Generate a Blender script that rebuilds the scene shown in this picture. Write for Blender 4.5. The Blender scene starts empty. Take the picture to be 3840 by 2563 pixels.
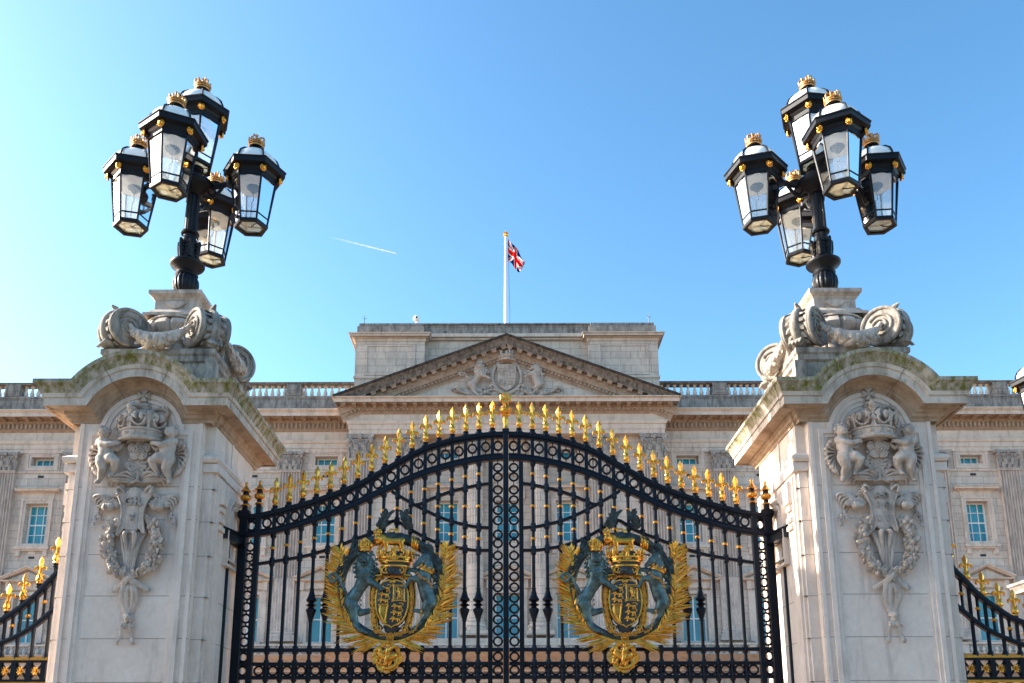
import bpy, math, random
from math import sin, cos, pi, sqrt, radians, atan2
from mathutils import Vector, Matrix, Euler
random.seed(7)
SC = bpy.context.scene
COL = SC.collection
V = Vector

# ---- camera numbers; zat/xat turn a measured picture row into a height on a vertical plane at distance Y
FPX, PPX, PPY, PITCH, ROLL, CAMZ = 2070., 1165., 1257., radians(13), radians(.15), 1.6
def at(px, py, Y):
    a = (px-PPX)/FPX; b = (PPY-py)/FPX
    u = a*cos(ROLL)-b*sin(ROLL); v = b*cos(ROLL)-a*sin(ROLL)
    t = Y/(cos(PITCH)-v*sin(PITCH))
    return u*t, (sin(PITCH)+v*cos(PITCH))*t+CAMZ
def zat(py, Y): return at(PPX, py, Y)[1]

def tag(o, label=None, cat=None, group=None, kind=None):
    if label: o['label'] = label
    if cat: o['category'] = cat
    if group: o['group'] = group
    if kind: o['kind'] = kind
    return o
def thing(name, label, cat, loc=(0,0,0), group=None, rz=0):
    o = bpy.data.objects.new(name, None); COL.objects.link(o)
    o.location = loc; o.rotation_euler = (0,0,rz); o.empty_display_size = .3
    return tag(o, label, cat, group)
def inst(src, name=None, parent=None, loc=None, rot=None, scl=None):
    """copy of a part (sharing its mesh)"""
    o = src.copy(); COL.objects.link(o)
    if name: o.name = name
    if parent is not None: o.parent = parent
    if loc is not None: o.location = loc
    if rot is not None: o.rotation_euler = rot
    if scl is not None: o.scale = scl
    return o
def copy_tree(o, parent=None):
    c = o.copy(); COL.objects.link(c)
    if parent is not None: c.parent = parent
    for ch in list(o.children): copy_tree(ch, c)
    return c

def frame_of(d, up=V((0,0,1))):
    d = d.normalized()
    if abs(d.dot(up)) > .98: up = V((0,1,0))
    s = d.cross(up).normalized(); u = s.cross(d).normalized()
    return s, u

class MB:
    def __init__(s): s.v=[]; s.f=[]; s.M=Matrix.Identity(4); s.mi=[]; s.cm=0
    def add(s, vs, fs):
        n=len(s.v); M=s.M; flip = M.determinant()<0
        s.v += [M @ V(p) for p in vs]
        for f in fs:
            f=[i+n for i in f]
            s.f.append(f[::-1] if flip else f); s.mi.append(s.cm)
    def box(s,x0,x1,y0,y1,z0,z1):
        s.add([(x0,y0,z0),(x1,y0,z0),(x1,y1,z0),(x0,y1,z0),(x0,y0,z1),(x1,y0,z1),(x1,y1,z1),(x0,y1,z1)],
              [(3,2,1,0),(4,5,6,7),(0,1,5,4),(1,2,6,5),(2,3,7,6),(3,0,4,7)])
    def bbox(s,x0,x1,y0,y1,z0,z1,b=.01):
        """box with chamfered vertical and top edges"""
        loops=[]
        for z,i in ((z0,0),(z1-b,0),(z1,b)):
            a0,a1,c0,c1=x0+i,x1-i,y0+i,y1-i; k=b
            loops.append([(a0+k,c0,z),(a1-k,c0,z),(a1,c0+k,z),(a1,c1-k,z),(a1-k,c1,z),(a0+k,c1,z),(a0,c1-k,z),(a0,c0+k,z)])
        s.loops(loops,True,True)
    def loops(s, loops, cap0=False, cap1=False, closed=True):
        n=len(loops[0]); vs=[p for l in loops for p in l]; fs=[]
        m=n if closed else n-1
        for i in range(len(loops)-1):
            for j in range(m):
                a=i*n+j; b=i*n+(j+1)%n
                fs.append((a,b,b+n,a+n))
        if cap0: fs.append(tuple(range(n))[::-1])
        if cap1: fs.append(tuple(range((len(loops)-1)*n,len(loops)*n)))
        s.add(vs,fs)
    def prism(s, poly, y0, y1, bev=0):
        """poly [(x,z)] seen from -Y; extruded y0 (front) to y1 (back)"""
        ar=sum(poly[i][0]*poly[(i+1)%len(poly)][1]-poly[(i+1)%len(poly)][0]*poly[i][1] for i in range(len(poly)))
        if ar<0: poly=poly[::-1]
        if bev:
            inn=offset_poly(poly,-bev)
            ls=[[(x,y0,z) for x,z in inn],[(x,y0+bev,z) for x,z in poly],[(x,y1,z) for x,z in poly]]
        else: ls=[[(x,y0,z) for x,z in poly],[(x,y1,z) for x,z in poly]]
        ls=[l[::-1] for l in ls]
        s.loops(ls,True,True)
    def tube(s, pts, r, n=8, cap=True, flat=1.0, up=V((0,0,1)), rnd=False, closed=False):
        pts=[V(p) for p in pts]; m=len(pts)
        rs=[r]*m if not isinstance(r,(list,tuple)) else list(r)
        if rnd:   # rounded ends
            d0=(pts[0]-pts[1]).normalized(); d1=(pts[-1]-pts[-2]).normalized(); r0,r1=rs[0],rs[-1]
            pts=[pts[0]+d0*r0*.95,pts[0]+d0*r0*.7]+pts+[pts[-1]+d1*r1*.7,pts[-1]+d1*r1*.95]
            rs=[r0*.25,r0*.72]+rs+[r1*.72,r1*.25]; m=len(pts)
        ls=[]; ps=None
        for i in range(m):
            if closed: d=pts[(i+1)%m]-pts[i-1]
            else: d=pts[min(i+1,m-1)]-pts[max(i-1,0)]
            if d.length<1e-9: d=V((0,0,1))
            d.normalize()
            if ps is None: sd,uu=frame_of(d,up)
            else:
                sd=ps-d*ps.dot(d)
                if sd.length<1e-6: sd,uu=frame_of(d,up)
                sd.normalize(); uu=sd.cross(d)
            ps=sd
            ls.append([pts[i]+(sd*cos(2*pi*k/n)*rs[i]+uu*sin(2*pi*k/n)*rs[i]*flat) for k in range(n)])
        if closed: ls.append(ls[0]); cap=False
        ls=[l[::-1] for l in ls] if False else ls
        s.loops(ls,cap,cap)
    def lathe(s, prof, n=16, c=(0,0,0), lobes=0, lamp=0.0, cap=True, ph=0.):
        cx,cy,cz=c; ls=[]
        for r,z in prof:
            ls.append([(cx+cos(2*pi*k/n+ph)*r*(1-lamp*(abs(sin(lobes*(2*pi*k/n)/2))<.35 if lobes else 0)),
                        cy+sin(2*pi*k/n+ph)*r*(1-lamp*(abs(sin(lobes*(2*pi*k/n)/2))<.35 if lobes else 0)),cz+z) for k in range(n)])
        s.loops(ls,cap,cap)
    def ell(s, c, r, nu=10, nv=7, M=None):
        if not isinstance(r,(tuple,list)): r=(r,r,r)
        vs=[]; fs=[]; c=V(c)
        def P(x,y,z):
            p=V((x*r[0],y*r[1],z*r[2]))
            if M is not None: p=M@p
            return c+p
        vs.append(P(0,0,-1))
        for i in range(1,nv):
            t=-pi/2+pi*i/nv
            for j in range(nu): vs.append(P(cos(t)*cos(2*pi*j/nu),cos(t)*sin(2*pi*j/nu),sin(t)))
        vs.append(P(0,0,1)); L=len(vs)-1
        for j in range(nu):
            fs.append((0,1+(j+1)%nu,1+j)); b=1+(nv-2)*nu
            fs.append((L,b+j,b+(j+1)%nu))
        for i in range(nv-2):
            for j in range(nu):
                a=1+i*nu+j; b=1+i*nu+(j+1)%nu
                fs.append((a,b,b+nu,a+nu))
        s.add(vs,fs)
    def torus(s, c, R, r, ax='y', nu=24, nv=8, a0=0, a1=2*pi, flat=1., sq=(1,1)):
        """ring round axis ax ('y' stands upright facing the viewer)"""
        full=abs(a1-a0-2*pi)<1e-6; N=nu if full else nu+1; ls=[]
        for i in range(N):
            a=a0+(a1-a0)*i/nu; l=[]
            for j in range(nv):
                b=2*pi*j/nv; rr=R+r*cos(b); h=r*sin(b)*flat
                if ax=='y': p=(rr*cos(a)*sq[0],h,rr*sin(a)*sq[1])
                elif ax=='z': p=(rr*cos(a)*sq[0],rr*sin(a)*sq[1],h)
                else: p=(h,rr*cos(a)*sq[0],rr*sin(a)*sq[1])
                l.append(V(p)+V(c))
            ls.append(l if ax=='y' else l[::-1])
        if full: ls.append(ls[0])
        s.loops([l[::-1] for l in ls],not full,not full)
    def mould(s, path, prof, mp, closed=False, caps=True, ring=True):
        """path: 2-D points; prof: (n,o) = offset along the path's left normal, offset out of plane; mp(a,b,o)->3D"""
        m=len(path); P=[V((a,b)) for a,b in path]; ls=[]
        for i in range(m):
            if closed: pa,pb=P[i-1],P[(i+1)%m]
            else: pa,pb=P[max(i-1,0)],P[min(i+1,m-1)]
            d0=(P[i]-pa); d1=(pb-P[i])
            if d0.length<1e-9: d0=d1
            if d1.length<1e-9: d1=d0
            d0=d0.normalized(); d1=d1.normalized()
            n0=V((-d0.y,d0.x)); n1=V((-d1.y,d1.x)); b=(n0+n1)
            if b.length<1e-6: b=n0
            b=b.normalized(); k=1/max(.3,b.dot(n0))
            ls.append([mp(P[i].x+b.x*k*n,P[i].y+b.y*k*n,o) for n,o in prof])
        if closed: ls.append(ls[0])
        s.loops(ls,caps and not closed,caps and not closed,ring)
    def leaf(s, p0, p1, w, up=(0,-1,0), th=.3, bend=0., t=.45):
        """closed lens-shaped leaf with a ridge towards up"""
        p0=V(p0); p1=V(p1); d=p1-p0; up=V(up)
        sd=d.cross(up)
        if sd.length<1e-9: sd=d.orthogonal()
        sd.normalize(); u=sd.cross(d).normalized()
        a=p0+d*t*.55+u*bend*.6; b=p0+d*min(.9,t*1.45)+u*bend
        p1=p1+u*bend*.4
        vs=[p0,a+sd*w*.85,a+u*w*th,a-sd*w*.85,a-u*w*th*.6,b+sd*w,b+u*w*th,b-sd*w,b-u*w*th*.6,p1]
        s.add(vs,[(0,2,1),(0,3,2),(0,4,3),(0,1,4),(1,2,6,5),(2,3,7,6),(3,4,8,7),(4,1,5,8),(5,6,9),(6,7,9),(7,8,9),(8,5,9)])
    def grid(s, fn, nu, nv):
        vs=[fn(i/nu,j/nv) for j in range(nv+1) for i in range(nu+1)]; w=nu+1
        s.add(vs,[(j*w+i,j*w+i+1,(j+1)*w+i+1,(j+1)*w+i) for j in range(nv) for i in range(nu)])
    def build(s, name, mat, parent=None, ang=35, loc=None, fix=True):
        me=bpy.data.meshes.new(name); me.from_pydata([tuple(p) for p in s.v],[],s.f)
        mats=mat if isinstance(mat,(list,tuple)) else [mat]
        for m in mats: me.materials.append(m)
        if len(mats)>1: me.polygons.foreach_set('material_index',s.mi)
        if fix: recalc(me)
        me.polygons.foreach_set('use_smooth',[True]*len(me.polygons))
        me.set_sharp_from_angle(angle=radians(ang))
        me.update()
        o=bpy.data.objects.new(name,me); COL.objects.link(o)
        if parent is not None: o.parent=parent
        if loc is not None: o.location=loc
        return o
    def sculpt(s, name, mat, parent=None, vox=.01, sm=4, loc=None):
        """fuse everything into one continuous surface"""
        o=s.build(name,mat,parent,loc=loc)
        m=o.modifiers.new('r','REMESH'); m.mode='VOXEL'; m.voxel_size=vox; m.use_smooth_shade=True
        if sm:
            k=o.modifiers.new('s','SMOOTH'); k.iterations=sm; k.factor=.5
        dg=bpy.context.evaluated_depsgraph_get(); dg.update()
        me=bpy.data.meshes.new_from_object(o.evaluated_get(dg))
        o.modifiers.clear(); old=o.data; o.data=me; me.name=name
        if not me.materials: me.materials.append(mat)
        bpy.data.meshes.remove(old)
        me.polygons.foreach_set('use_smooth',[True]*len(me.polygons))
        return o
import bmesh
def recalc(me):
    bm=bmesh.new(); bm.from_mesh(me); bmesh.ops.recalc_face_normals(bm,faces=bm.faces); bm.to_mesh(me); bm.free()
def offset_poly(poly, d):
    n=len(poly); out=[]
    for i in range(n):
        p=V(poly[i]); a=(p-V(poly[i-1])); b=(V(poly[(i+1)%n])-p)
        if a.length<1e-9: a=b
        if b.length<1e-9: b=a
        a=a.normalized(); b=b.normalized()
        n0=V((a.y,-a.x)); n1=V((b.y,-b.x)); c=n0+n1
        if c.length<1e-6: c=n0
        c=c.normalized(); k=d/max(.4,c.dot(n0)); out.append((p.x+c.x*k,p.y+c.y*k))
    return out
def arc(cx,cz,r,a0,a1,n): return [(cx+r*cos(radians(a0+(a1-a0)*i/n)),cz+r*sin(radians(a0+(a1-a0)*i/n))) for i in range(n+1)]
def spline(pts, n=6):
    """Catmull-Rom through points of any dimension"""
    P=[V(p) for p in pts]; out=[]
    for i in range(len(P)-1):
        p0=P[max(i-1,0)]; p1=P[i]; p2=P[i+1]; p3=P[min(i+2,len(P)-1)]
        for k in range(n):
            t=k/n; out.append(.5*((2*p1)+(p2-p0)*t+(2*p0-5*p1+4*p2-p3)*t*t+(3*p1-p0-3*p2+p3)*t**3))
    out.append(P[-1]); return out
def lerp_table(tab, x):
    if x<=tab[0][0]: return tab[0][1]
    for (a,b),(c,d) in zip(tab,tab[1:]):
        if x<=c:
            return b+(d-b)*(x-a)/(c-a)
    return tab[-1][1]
def rads(r0,r1,n): return [r0+(r1-r0)*i/(n-1) for i in range(n)]
def text_mesh(txt, size, depth, name, mat, parent, loc, spacing=1., bold=0.0):
    cu=bpy.data.curves.new(name,'FONT'); cu.body=txt; cu.size=size; cu.extrude=depth; cu.align_x='CENTER'; cu.align_y='CENTER'
    cu.space_character=spacing; cu.offset=bold; cu.bevel_depth=depth*.25
    t=bpy.data.objects.new('t',cu); COL.objects.link(t)
    dg=bpy.context.evaluated_depsgraph_get(); me=bpy.data.meshes.new_from_object(t.evaluated_get(dg)); me.name=name
    bpy.data.objects.remove(t)
    me.materials.clear(); me.materials.append(mat)
    o=bpy.data.objects.new(name,me); COL.objects.link(o); o.parent=parent; o.location=loc; o.rotation_euler=(pi/2,0,0)
    return o
# ------------------------------------------------------------------ materials
MATS={}
class NT:
    def __init__(s,name):
        s.m=bpy.data.materials.new(name); s.m.use_nodes=True; s.t=s.m.node_tree; s.n=s.t.nodes; s.n.clear()
        s.out=s.n.new('ShaderNodeOutputMaterial'); MATS[name]=s.m
    def new(s,k,**kw):
        n=s.n.new('ShaderNode'+k)
        for a,b in kw.items():
            if a.startswith('i_'):
                key=a[2:]; key=int(key) if key.isdigit() else key.replace('_',' ')
                n.inputs[key].default_value=b
            else: setattr(n,a,b)
        return n
    def link(s,a,b): s.t.links.new(a,b)
    def coords(s,scale=(1,1,1),kind='Object',rot=(0,0,0)):
        c=s.new('TexCoord'); m=s.new('Mapping'); s.link(c.outputs[kind],m.inputs[0])
        m.inputs['Scale'].default_value=scale; m.inputs['Rotation'].default_value=rot
        return m.outputs[0]
    def world(s,scale=(1,1,1)):
        g=s.new('NewGeometry'); m=s.new('Mapping'); s.link(g.outputs['Position'],m.inputs[0]); m.inputs['Scale'].default_value=scale
        return m.outputs[0]
    def noise(s,vec,scale,detail=5,rough=.6):
        n=s.new('TexNoise',i_Scale=scale,i_Detail=detail,i_Roughness=rough); s.link(vec,n.inputs['Vector']); return n.outputs[0]
    def ramp(s,fac,stops):
        r=s.new('ValToRGB'); e=r.color_ramp.elements
        while len(e)<len(stops): e.new(.5)
        for k,(p,c) in zip(e,stops):
            k.position=p; k.color=(c,c,c,1) if not isinstance(c,tuple) else (*c,1)
        s.link(fac,r.inputs[0]); return r.outputs[0]
    def mix(s,fac,a,b,mode='MIX'):
        m=s.new('Mix',data_type='RGBA',blend_type=mode)
        for sock,val in ((m.inputs[0],fac),(m.inputs[6],a),(m.inputs[7],b)):
            if hasattr(val,'is_output') or hasattr(val,'links'): s.link(val,sock)
            elif isinstance(val,(int,float)): sock.default_value=val if sock.type=='VALUE' else (val,val,val,1)
            else: sock.default_value=(*val,1)
        return m.outputs[2]
    def math(s,op,a,b=0.):
        m=s.new('Math',operation=op)
        for sock,val in ((m.inputs[0],a),(m.inputs[1],b)):
            if hasattr(val,'links'): s.link(val,sock)
            else: sock.default_value=val
        return m.outputs[0]
    def bsdf(s,col,rough=.8,metal=0.,spec=.3,bump=None,bs=.3,bd=.02,**kw):
        b=s.new('BsdfPrincipled')
        for k,val in (('Base Color',col),('Roughness',rough),('Metallic',metal),('Specular IOR Level',spec)):
            if hasattr(val,'links'): s.link(val,b.inputs[k])
            elif isinstance(val,tuple): b.inputs[k].default_value=(*val,1)
            else: b.inputs[k].default_value=val
        for k,val in kw.items(): b.inputs[k.replace('_',' ')].default_value=val
        if bump is not None:
            u=s.new('Bump',i_Strength=bs,i_Distance=bd); s.link(bump,u.inputs['Height']); s.link(u.outputs[0],b.inputs['Normal'])
        s.link(b.outputs[0],s.out.inputs[0]); return b

def stone_mat(name, c0, c1, stain=None, st=(.5,.7), scale=1., block=None, bumpk=.25, moss=None, mossz=None, dark=None):
    t=NT(name); w=t.world()
    n1=t.noise(w,1.3*scale,6,.65); n2=t.noise(w,9*scale,5,.6); n3=t.noise(w,45*scale,3,.6)
    col=t.mix(t.ramp(n1,[(.3,0.),(.7,1.)]),c0,c1)
    col=t.mix(t.ramp(n2,[(.35,.25),(.7,0.)]),col,tuple(x*.72 for x in c0))
    bump=n3
    if block:
        bw,bh,mort,depth=block
        sx=t.new('SeparateXYZ'); t.link(w,sx.inputs[0]); cb=t.new('CombineXYZ')
        t.link(t.math('ADD',sx.outputs[0],sx.outputs[1]),cb.inputs[0]); t.link(sx.outputs[2],cb.inputs[1])
        b=t.new('TexBrick',offset=.5,i_Scale=1.,i_Mortar_Size=mort,i_Brick_Width=bw,i_Row_Height=bh,i_Mortar_Smooth=.1,i_Bias=0.)
        t.link(cb.outputs[0],b.inputs['Vector'])
        b.inputs['Color1'].default_value=(1,1,1,1); b.inputs['Color2'].default_value=(0,0,0,1); b.inputs['Mortar'].default_value=(.5,.5,.5,1)
        # tone of each block
        bwv=t.ramp(b.outputs['Color'],[(0.,.0),(.5,.10),(.8,.30),(1.,.60)])
        col=t.mix(bwv,col,tuple(x*.66 for x in c1))
        col=t.mix(t.math('MULTIPLY',b.outputs['Fac'],.75),col,tuple(x*.22 for x in c0))
        bump=t.math('SUBTRACT',n3,t.math('MULTIPLY',b.outputs['Fac'],3.))
    if stain:
        n4=t.noise(t.world((1.2,1.2,.35)),2.2*scale,7,.7)
        col=t.mix(t.ramp(n4,[(st[0],0.),(st[1],.85)]),col,stain)
    if dark:
        n5=t.noise(t.world((3.5,3.5,.5)),1.1*scale,6,.7)
        col=t.mix(t.ramp(n5,[(dark[1],0.),(dark[2],.9)]),col,dark[0])
    if moss:
        n6=t.noise(t.world((1,1,.45)),5*scale,8,.72)
        k=t.ramp(n6,[(moss[1],0.),(moss[2],1.)])
        if mossz:
            sx=t.new('SeparateXYZ'); t.link(w,sx.inputs[0])
            zr=t.new('MapRange',i_From_Min=mossz[0],i_From_Max=mossz[1]); t.link(sx.outputs[2],zr.inputs[0])
            k=t.math('MULTIPLY',k,zr.outputs[0])
        mc=t.mix(t.ramp(n2,[(.35,0.),(.65,1.)]),moss[0],tuple(x*1.9 for x in moss[0]))
        col=t.mix(k,col,mc)
    t.bsdf(col,.86,0,.25,bump,bumpk,.012)
    return t.m
PAL_C0,PAL_C1=(.55,.45,.375),(.68,.575,.49)
M_pal   = stone_mat('palace_stone',PAL_C0,PAL_C1,(.30,.25,.215),(.47,.74),1.,(1.25,.46,.012,.02),.3)
M_palp  = stone_mat('palace_carved_stone',PAL_C0,PAL_C1,(.27,.22,.185),(.48,.76),1.2)
M_bal   = stone_mat('sunlit_baluster_stone',(.62,.53,.45),(.74,.65,.57),(.30,.25,.21),(.55,.8),2.)  # paler than the carved stone: sun from the left put into the colour
M_pil   = stone_mat('pilaster_stone',(.46,.385,.335),(.60,.51,.445),(.24,.20,.175),(.46,.72),1.6)
M_pald  = stone_mat('palace_weathered_stone',(.25,.222,.20),(.38,.34,.305),(.06,.057,.054),(.42,.66),1.6,(1.5,.6,.01,.02),.3)
M_black_st = stone_mat('soot_blackened_stone',(.045,.040,.036),(.10,.088,.078),(.016,.015,.014),(.40,.62),2.)
M_rake  = stone_mat('sooty_rake_stone',(.15,.13,.115),(.30,.26,.225),(.04,.037,.034),(.42,.64),2.)
M_palc  = stone_mat('cornice_stone',(.46,.335,.255),(.60,.46,.37),(.20,.125,.085),(.50,.78),1.3)
M_brown = stone_mat('bounce_brown_stone',(.31,.22,.16),(.45,.335,.25),(.14,.09,.06),(.50,.76),1.8)  # cornice undersides: warm bounce from the gravel put into the colour
M_arms  = stone_mat('carved_arms_stone',(.38,.32,.275),(.54,.47,.41),(.16,.13,.11),(.48,.72),3.)
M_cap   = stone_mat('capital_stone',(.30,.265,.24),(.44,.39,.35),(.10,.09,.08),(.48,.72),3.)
M_pier  = stone_mat('pier_stone',(.65,.54,.45),(.77,.655,.56),(.43,.345,.27),(.55,.82),1.8,None,.2,None,None,((.30,.26,.225),.54,.80))
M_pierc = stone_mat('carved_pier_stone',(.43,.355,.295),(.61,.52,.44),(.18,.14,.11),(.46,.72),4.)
M_cor   = stone_mat('mossy_cornice_stone',(.40,.345,.28),(.56,.50,.43),(.17,.13,.085),(.46,.70),2.6,None,.4,((.085,.085,.012),.40,.62))
M_sof   = stone_mat('stain_and_bounce_soffit_stone',(.36,.25,.165),(.50,.385,.285),(.17,.10,.055),(.46,.72),2.4)  # soffit brown: part staining, part warm bounce light put into the colour
M_fas   = stone_mat('fascia_stone',(.48,.405,.33),(.65,.565,.475),(.20,.165,.115),(.44,.70),3.,None,.3,((.10,.10,.04),.56,.74))
M_top   = stone_mat('weathered_pier_stone',(.27,.24,.205),(.47,.42,.36),(.06,.053,.046),(.43,.66),4.,None,.5,((.10,.10,.03),.60,.72))
def iron(name,c=(.0035,.0055,.011),rough=.30):
    t=NT(name); w=t.coords()
    n=t.noise(w,40,4,.6); n2=t.noise(w,5,4,.6)
    col=t.mix(t.ramp(n2,[(.45,0.),(.8,.6)]),c,tuple(x*1.7+.002 for x in c))
    t.bsdf(col,t.ramp(n2,[(.3,rough),(.75,rough+.2)]),0,.22,n,.12,.004)
    return t.m
M_iron=iron('black_gate_paint'); M_lampiron=iron('black_lamp_paint',(.004,.005,.008),.34)
def goldm(name,c=(.82,.385,.062),rough=.17,dirt=.75):
    t=NT(name); w=t.coords()
    n=t.noise(w,18,6,.65); n2=t.noise(w,70,4,.6)
    col=t.mix(t.ramp(n,[(.48,0.),(.74,dirt)]),c,(c[0]*.38,c[1]*.27,c[2]*.25))
    t.bsdf(col,t.ramp(n,[(.3,rough),(.7,rough+.22)]),1.,.5,n2,.18,.004)
    return t.m
M_gold=goldm('gold_leaf'); M_golddull=goldm('aged_gold',(.76,.34,.06),.26,.8)
M_palm=goldm('palm_gold',(.82,.39,.06),.22,.8)
M_goldred=goldm('weathered_lamp_gold',(.62,.31,.11),.36,.8)
def bronze():
    t=NT('green_bronze'); w=t.coords(); n=t.noise(w,9,6,.65); n2=t.noise(w,55,4,.6)
    col=t.mix(t.ramp(n,[(.32,0.),(.66,1.)]),(.018,.028,.030),(.14,.215,.20))
    t.bsdf(col,.36,.45,.5,n2,.3,.004); return t.m
M_bronze=bronze()
def darkbronze():
    t=NT('dark_bronze'); w=t.coords(); n=t.noise(w,12,6,.65)
    col=t.mix(t.ramp(n,[(.4,0.),(.75,1.)]),(.012,.016,.016),(.065,.095,.085))
    t.bsdf(col,.36,.3,.5,n,.3,.004); return t.m
M_dbronze=darkbronze()
t=NT('shield_enamel'); t.bsdf((.022,.032,.036),.38,0,.5); M_enamel=t.m
def glassm(name,tint,diff,body,gloss=.16):
    """old lamp glass: mostly clear, a film of dirt, some reflection"""
    t=NT(name); w=t.coords((1,1,.5)); n=t.noise(w,2.6,3,.5)
    tr=t.new('BsdfTransparent'); tr.inputs[0].default_value=(*tint,1)
    df=t.new('BsdfDiffuse'); df.inputs[0].default_value=(*body,1)
    tl=t.new('BsdfTranslucent'); tl.inputs[0].default_value=(*body,1)
    gl=t.new('BsdfGlossy'); gl.inputs['Roughness'].default_value=.05
    m0=t.new('MixShader',i_0=.6); t.link(df.outputs[0],m0.inputs[1]); t.link(tl.outputs[0],m0.inputs[2])
    m1=t.new('MixShader'); t.link(t.ramp(n,[(.3,diff*.5),(.75,diff*1.5)]),m1.inputs[0]); t.link(tr.outputs[0],m1.inputs[1]); t.link(m0.outputs[0],m1.inputs[2])
    fr=t.new('Fresnel',i_IOR=1.5); m2=t.new('MixShader'); t.link(t.math('ADD',fr.outputs[0],gloss),m2.inputs[0])
    t.link(m1.outputs[0],m2.inputs[1]); t.link(gl.outputs[0],m2.inputs[2]); t.link(m2.outputs[0],t.out.inputs[0])
    return t.m
M_glass=glassm('lantern_glass',(.92,.95,.95),.30,(.82,.84,.82),.08)
M_glassb=glassm('stained_lantern_glass',(.80,.72,.50),.62,(.62,.50,.28),.05)
def opal():
    t=NT('opal_dome'); w=t.coords((1,1,.4)); n=t.noise(w,8,5,.6)
    t.bsdf(t.mix(t.ramp(n,[(.45,0.),(.8,.4)]),(.80,.80,.76),(.55,.53,.47)),.3,0,.5); return t.m
M_opal=opal()
t=NT('white_enamel'); w=t.coords(); n=t.noise(w,6,6,.7)
t.bsdf(t.mix(t.ramp(n,[(.5,0.),(.75,.7)]),(.78,.74,.68),(.48,.40,.32)),.5,0,.4); M_enw=t.m
t=NT('lamp_black'); t.bsdf((.015,.015,.017),.5,0,.4); M_blk=t.m
t=NT('white_window_paint'); t.bsdf((.78,.78,.76),.45,0,.4); M_white=t.m
def winglass():
    t=NT('blue_window_glass'); w=t.world((.75,.75,.5)); n=t.noise(w,1.1,3,.55)
    col=t.mix(t.ramp(n,[(.36,0.),(.64,1.)]),(.014,.20,.285),(.035,.29,.38))
    t.bsdf(col,.08,0,.5); return t.m
M_win=winglass()
t=NT('flagpole_paint'); t.bsdf((.78,.78,.78),.35,0,.5); M_pole=t.m
for nm,c in (('flag_red',(.80,.03,.022)),('flag_white',(.80,.80,.78)),('flag_blue',(.016,.045,.19))):
    t=NT(nm); d_=t.new('BsdfDiffuse'); d_.inputs[0].default_value=(*c,1); l_=t.new('BsdfTranslucent'); l_.inputs[0].default_value=(*c,1); x_=t.new('MixShader',i_0=.62); t.link(d_.outputs[0],x_.inputs[1]); t.link(l_.outputs[0],x_.inputs[2]); t.link(x_.outputs[0],t.out.inputs[0])
M_flag=[MATS['flag_red'],MATS['flag_white'],MATS['flag_blue']]
t=NT('red_gravel'); w=t.world(); n=t.noise(w,.35,6,.6); n2=t.noise(w,22,4,.7)
t.bsdf(t.mix(t.ramp(n2,[(.3,0.),(.7,1.)]),t.mix(n,(.28,.165,.10),(.34,.21,.135)),(.22,.135,.085)),.9,0,.2,n2,.5,.02); M_gravel=t.m
t=NT('pavement_stone'); w=t.world(); n=t.noise(w,.5,6,.6)
b=t.new('TexBrick',i_Scale=1.,i_Brick_Width=.9,i_Row_Height=.6,i_Mortar_Size=.008); t.link(w,b.inputs['Vector'])
b.inputs['Color1'].default_value=(.14,.12,.10,1); b.inputs['Color2'].default_value=(.11,.095,.08,1); b.inputs['Mortar'].default_value=(.06,.055,.05,1)
t.bsdf(t.mix(t.ramp(n,[(.35,.35),(.7,0.)]),b.outputs['Color'],(.28,.25,.21)),.85,0,.25,n,.2,.01); M_pave=t.m
# ------------------------------------------------------------------ heraldic figures, laid out in drawing units (640,720 = centre)
def q(x,y,d=0): return V((x-640,-d,720-y))
def limb(mb,pts,n=10):
    mb.tube([q(*p[:3]) for p in pts],[p[3] for p in pts],n=n,rnd=True)
def toes(mb,x,y,d,r,dx,dy,k=4):
    for i in range(k):
        f=(i-(k-1)/2)
        mb.ell(q(x+dx*f,y+dy*f+abs(f)*2,d+r*.7-abs(f)*3),(r*.62,r*.8,r*.6),8,6)
def curl(mb,x,y,d,s,sw,rng):
    p=[]
    for i in range(9):
        t=i/8; a=sw*(t*t*5.2); p.append(q(x+sin(a)*s*.5*(1-t*.35)+sw*rng*4*t,y+t*s*1.25-(1-cos(a))*s*.25,d+sin(t*pi)*s*.35))
    mb.tube(p,[s*.13,s*.20,s*.22,s*.21,s*.19,s*.17,s*.15,s*.11,s*.05],n=7)
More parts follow.
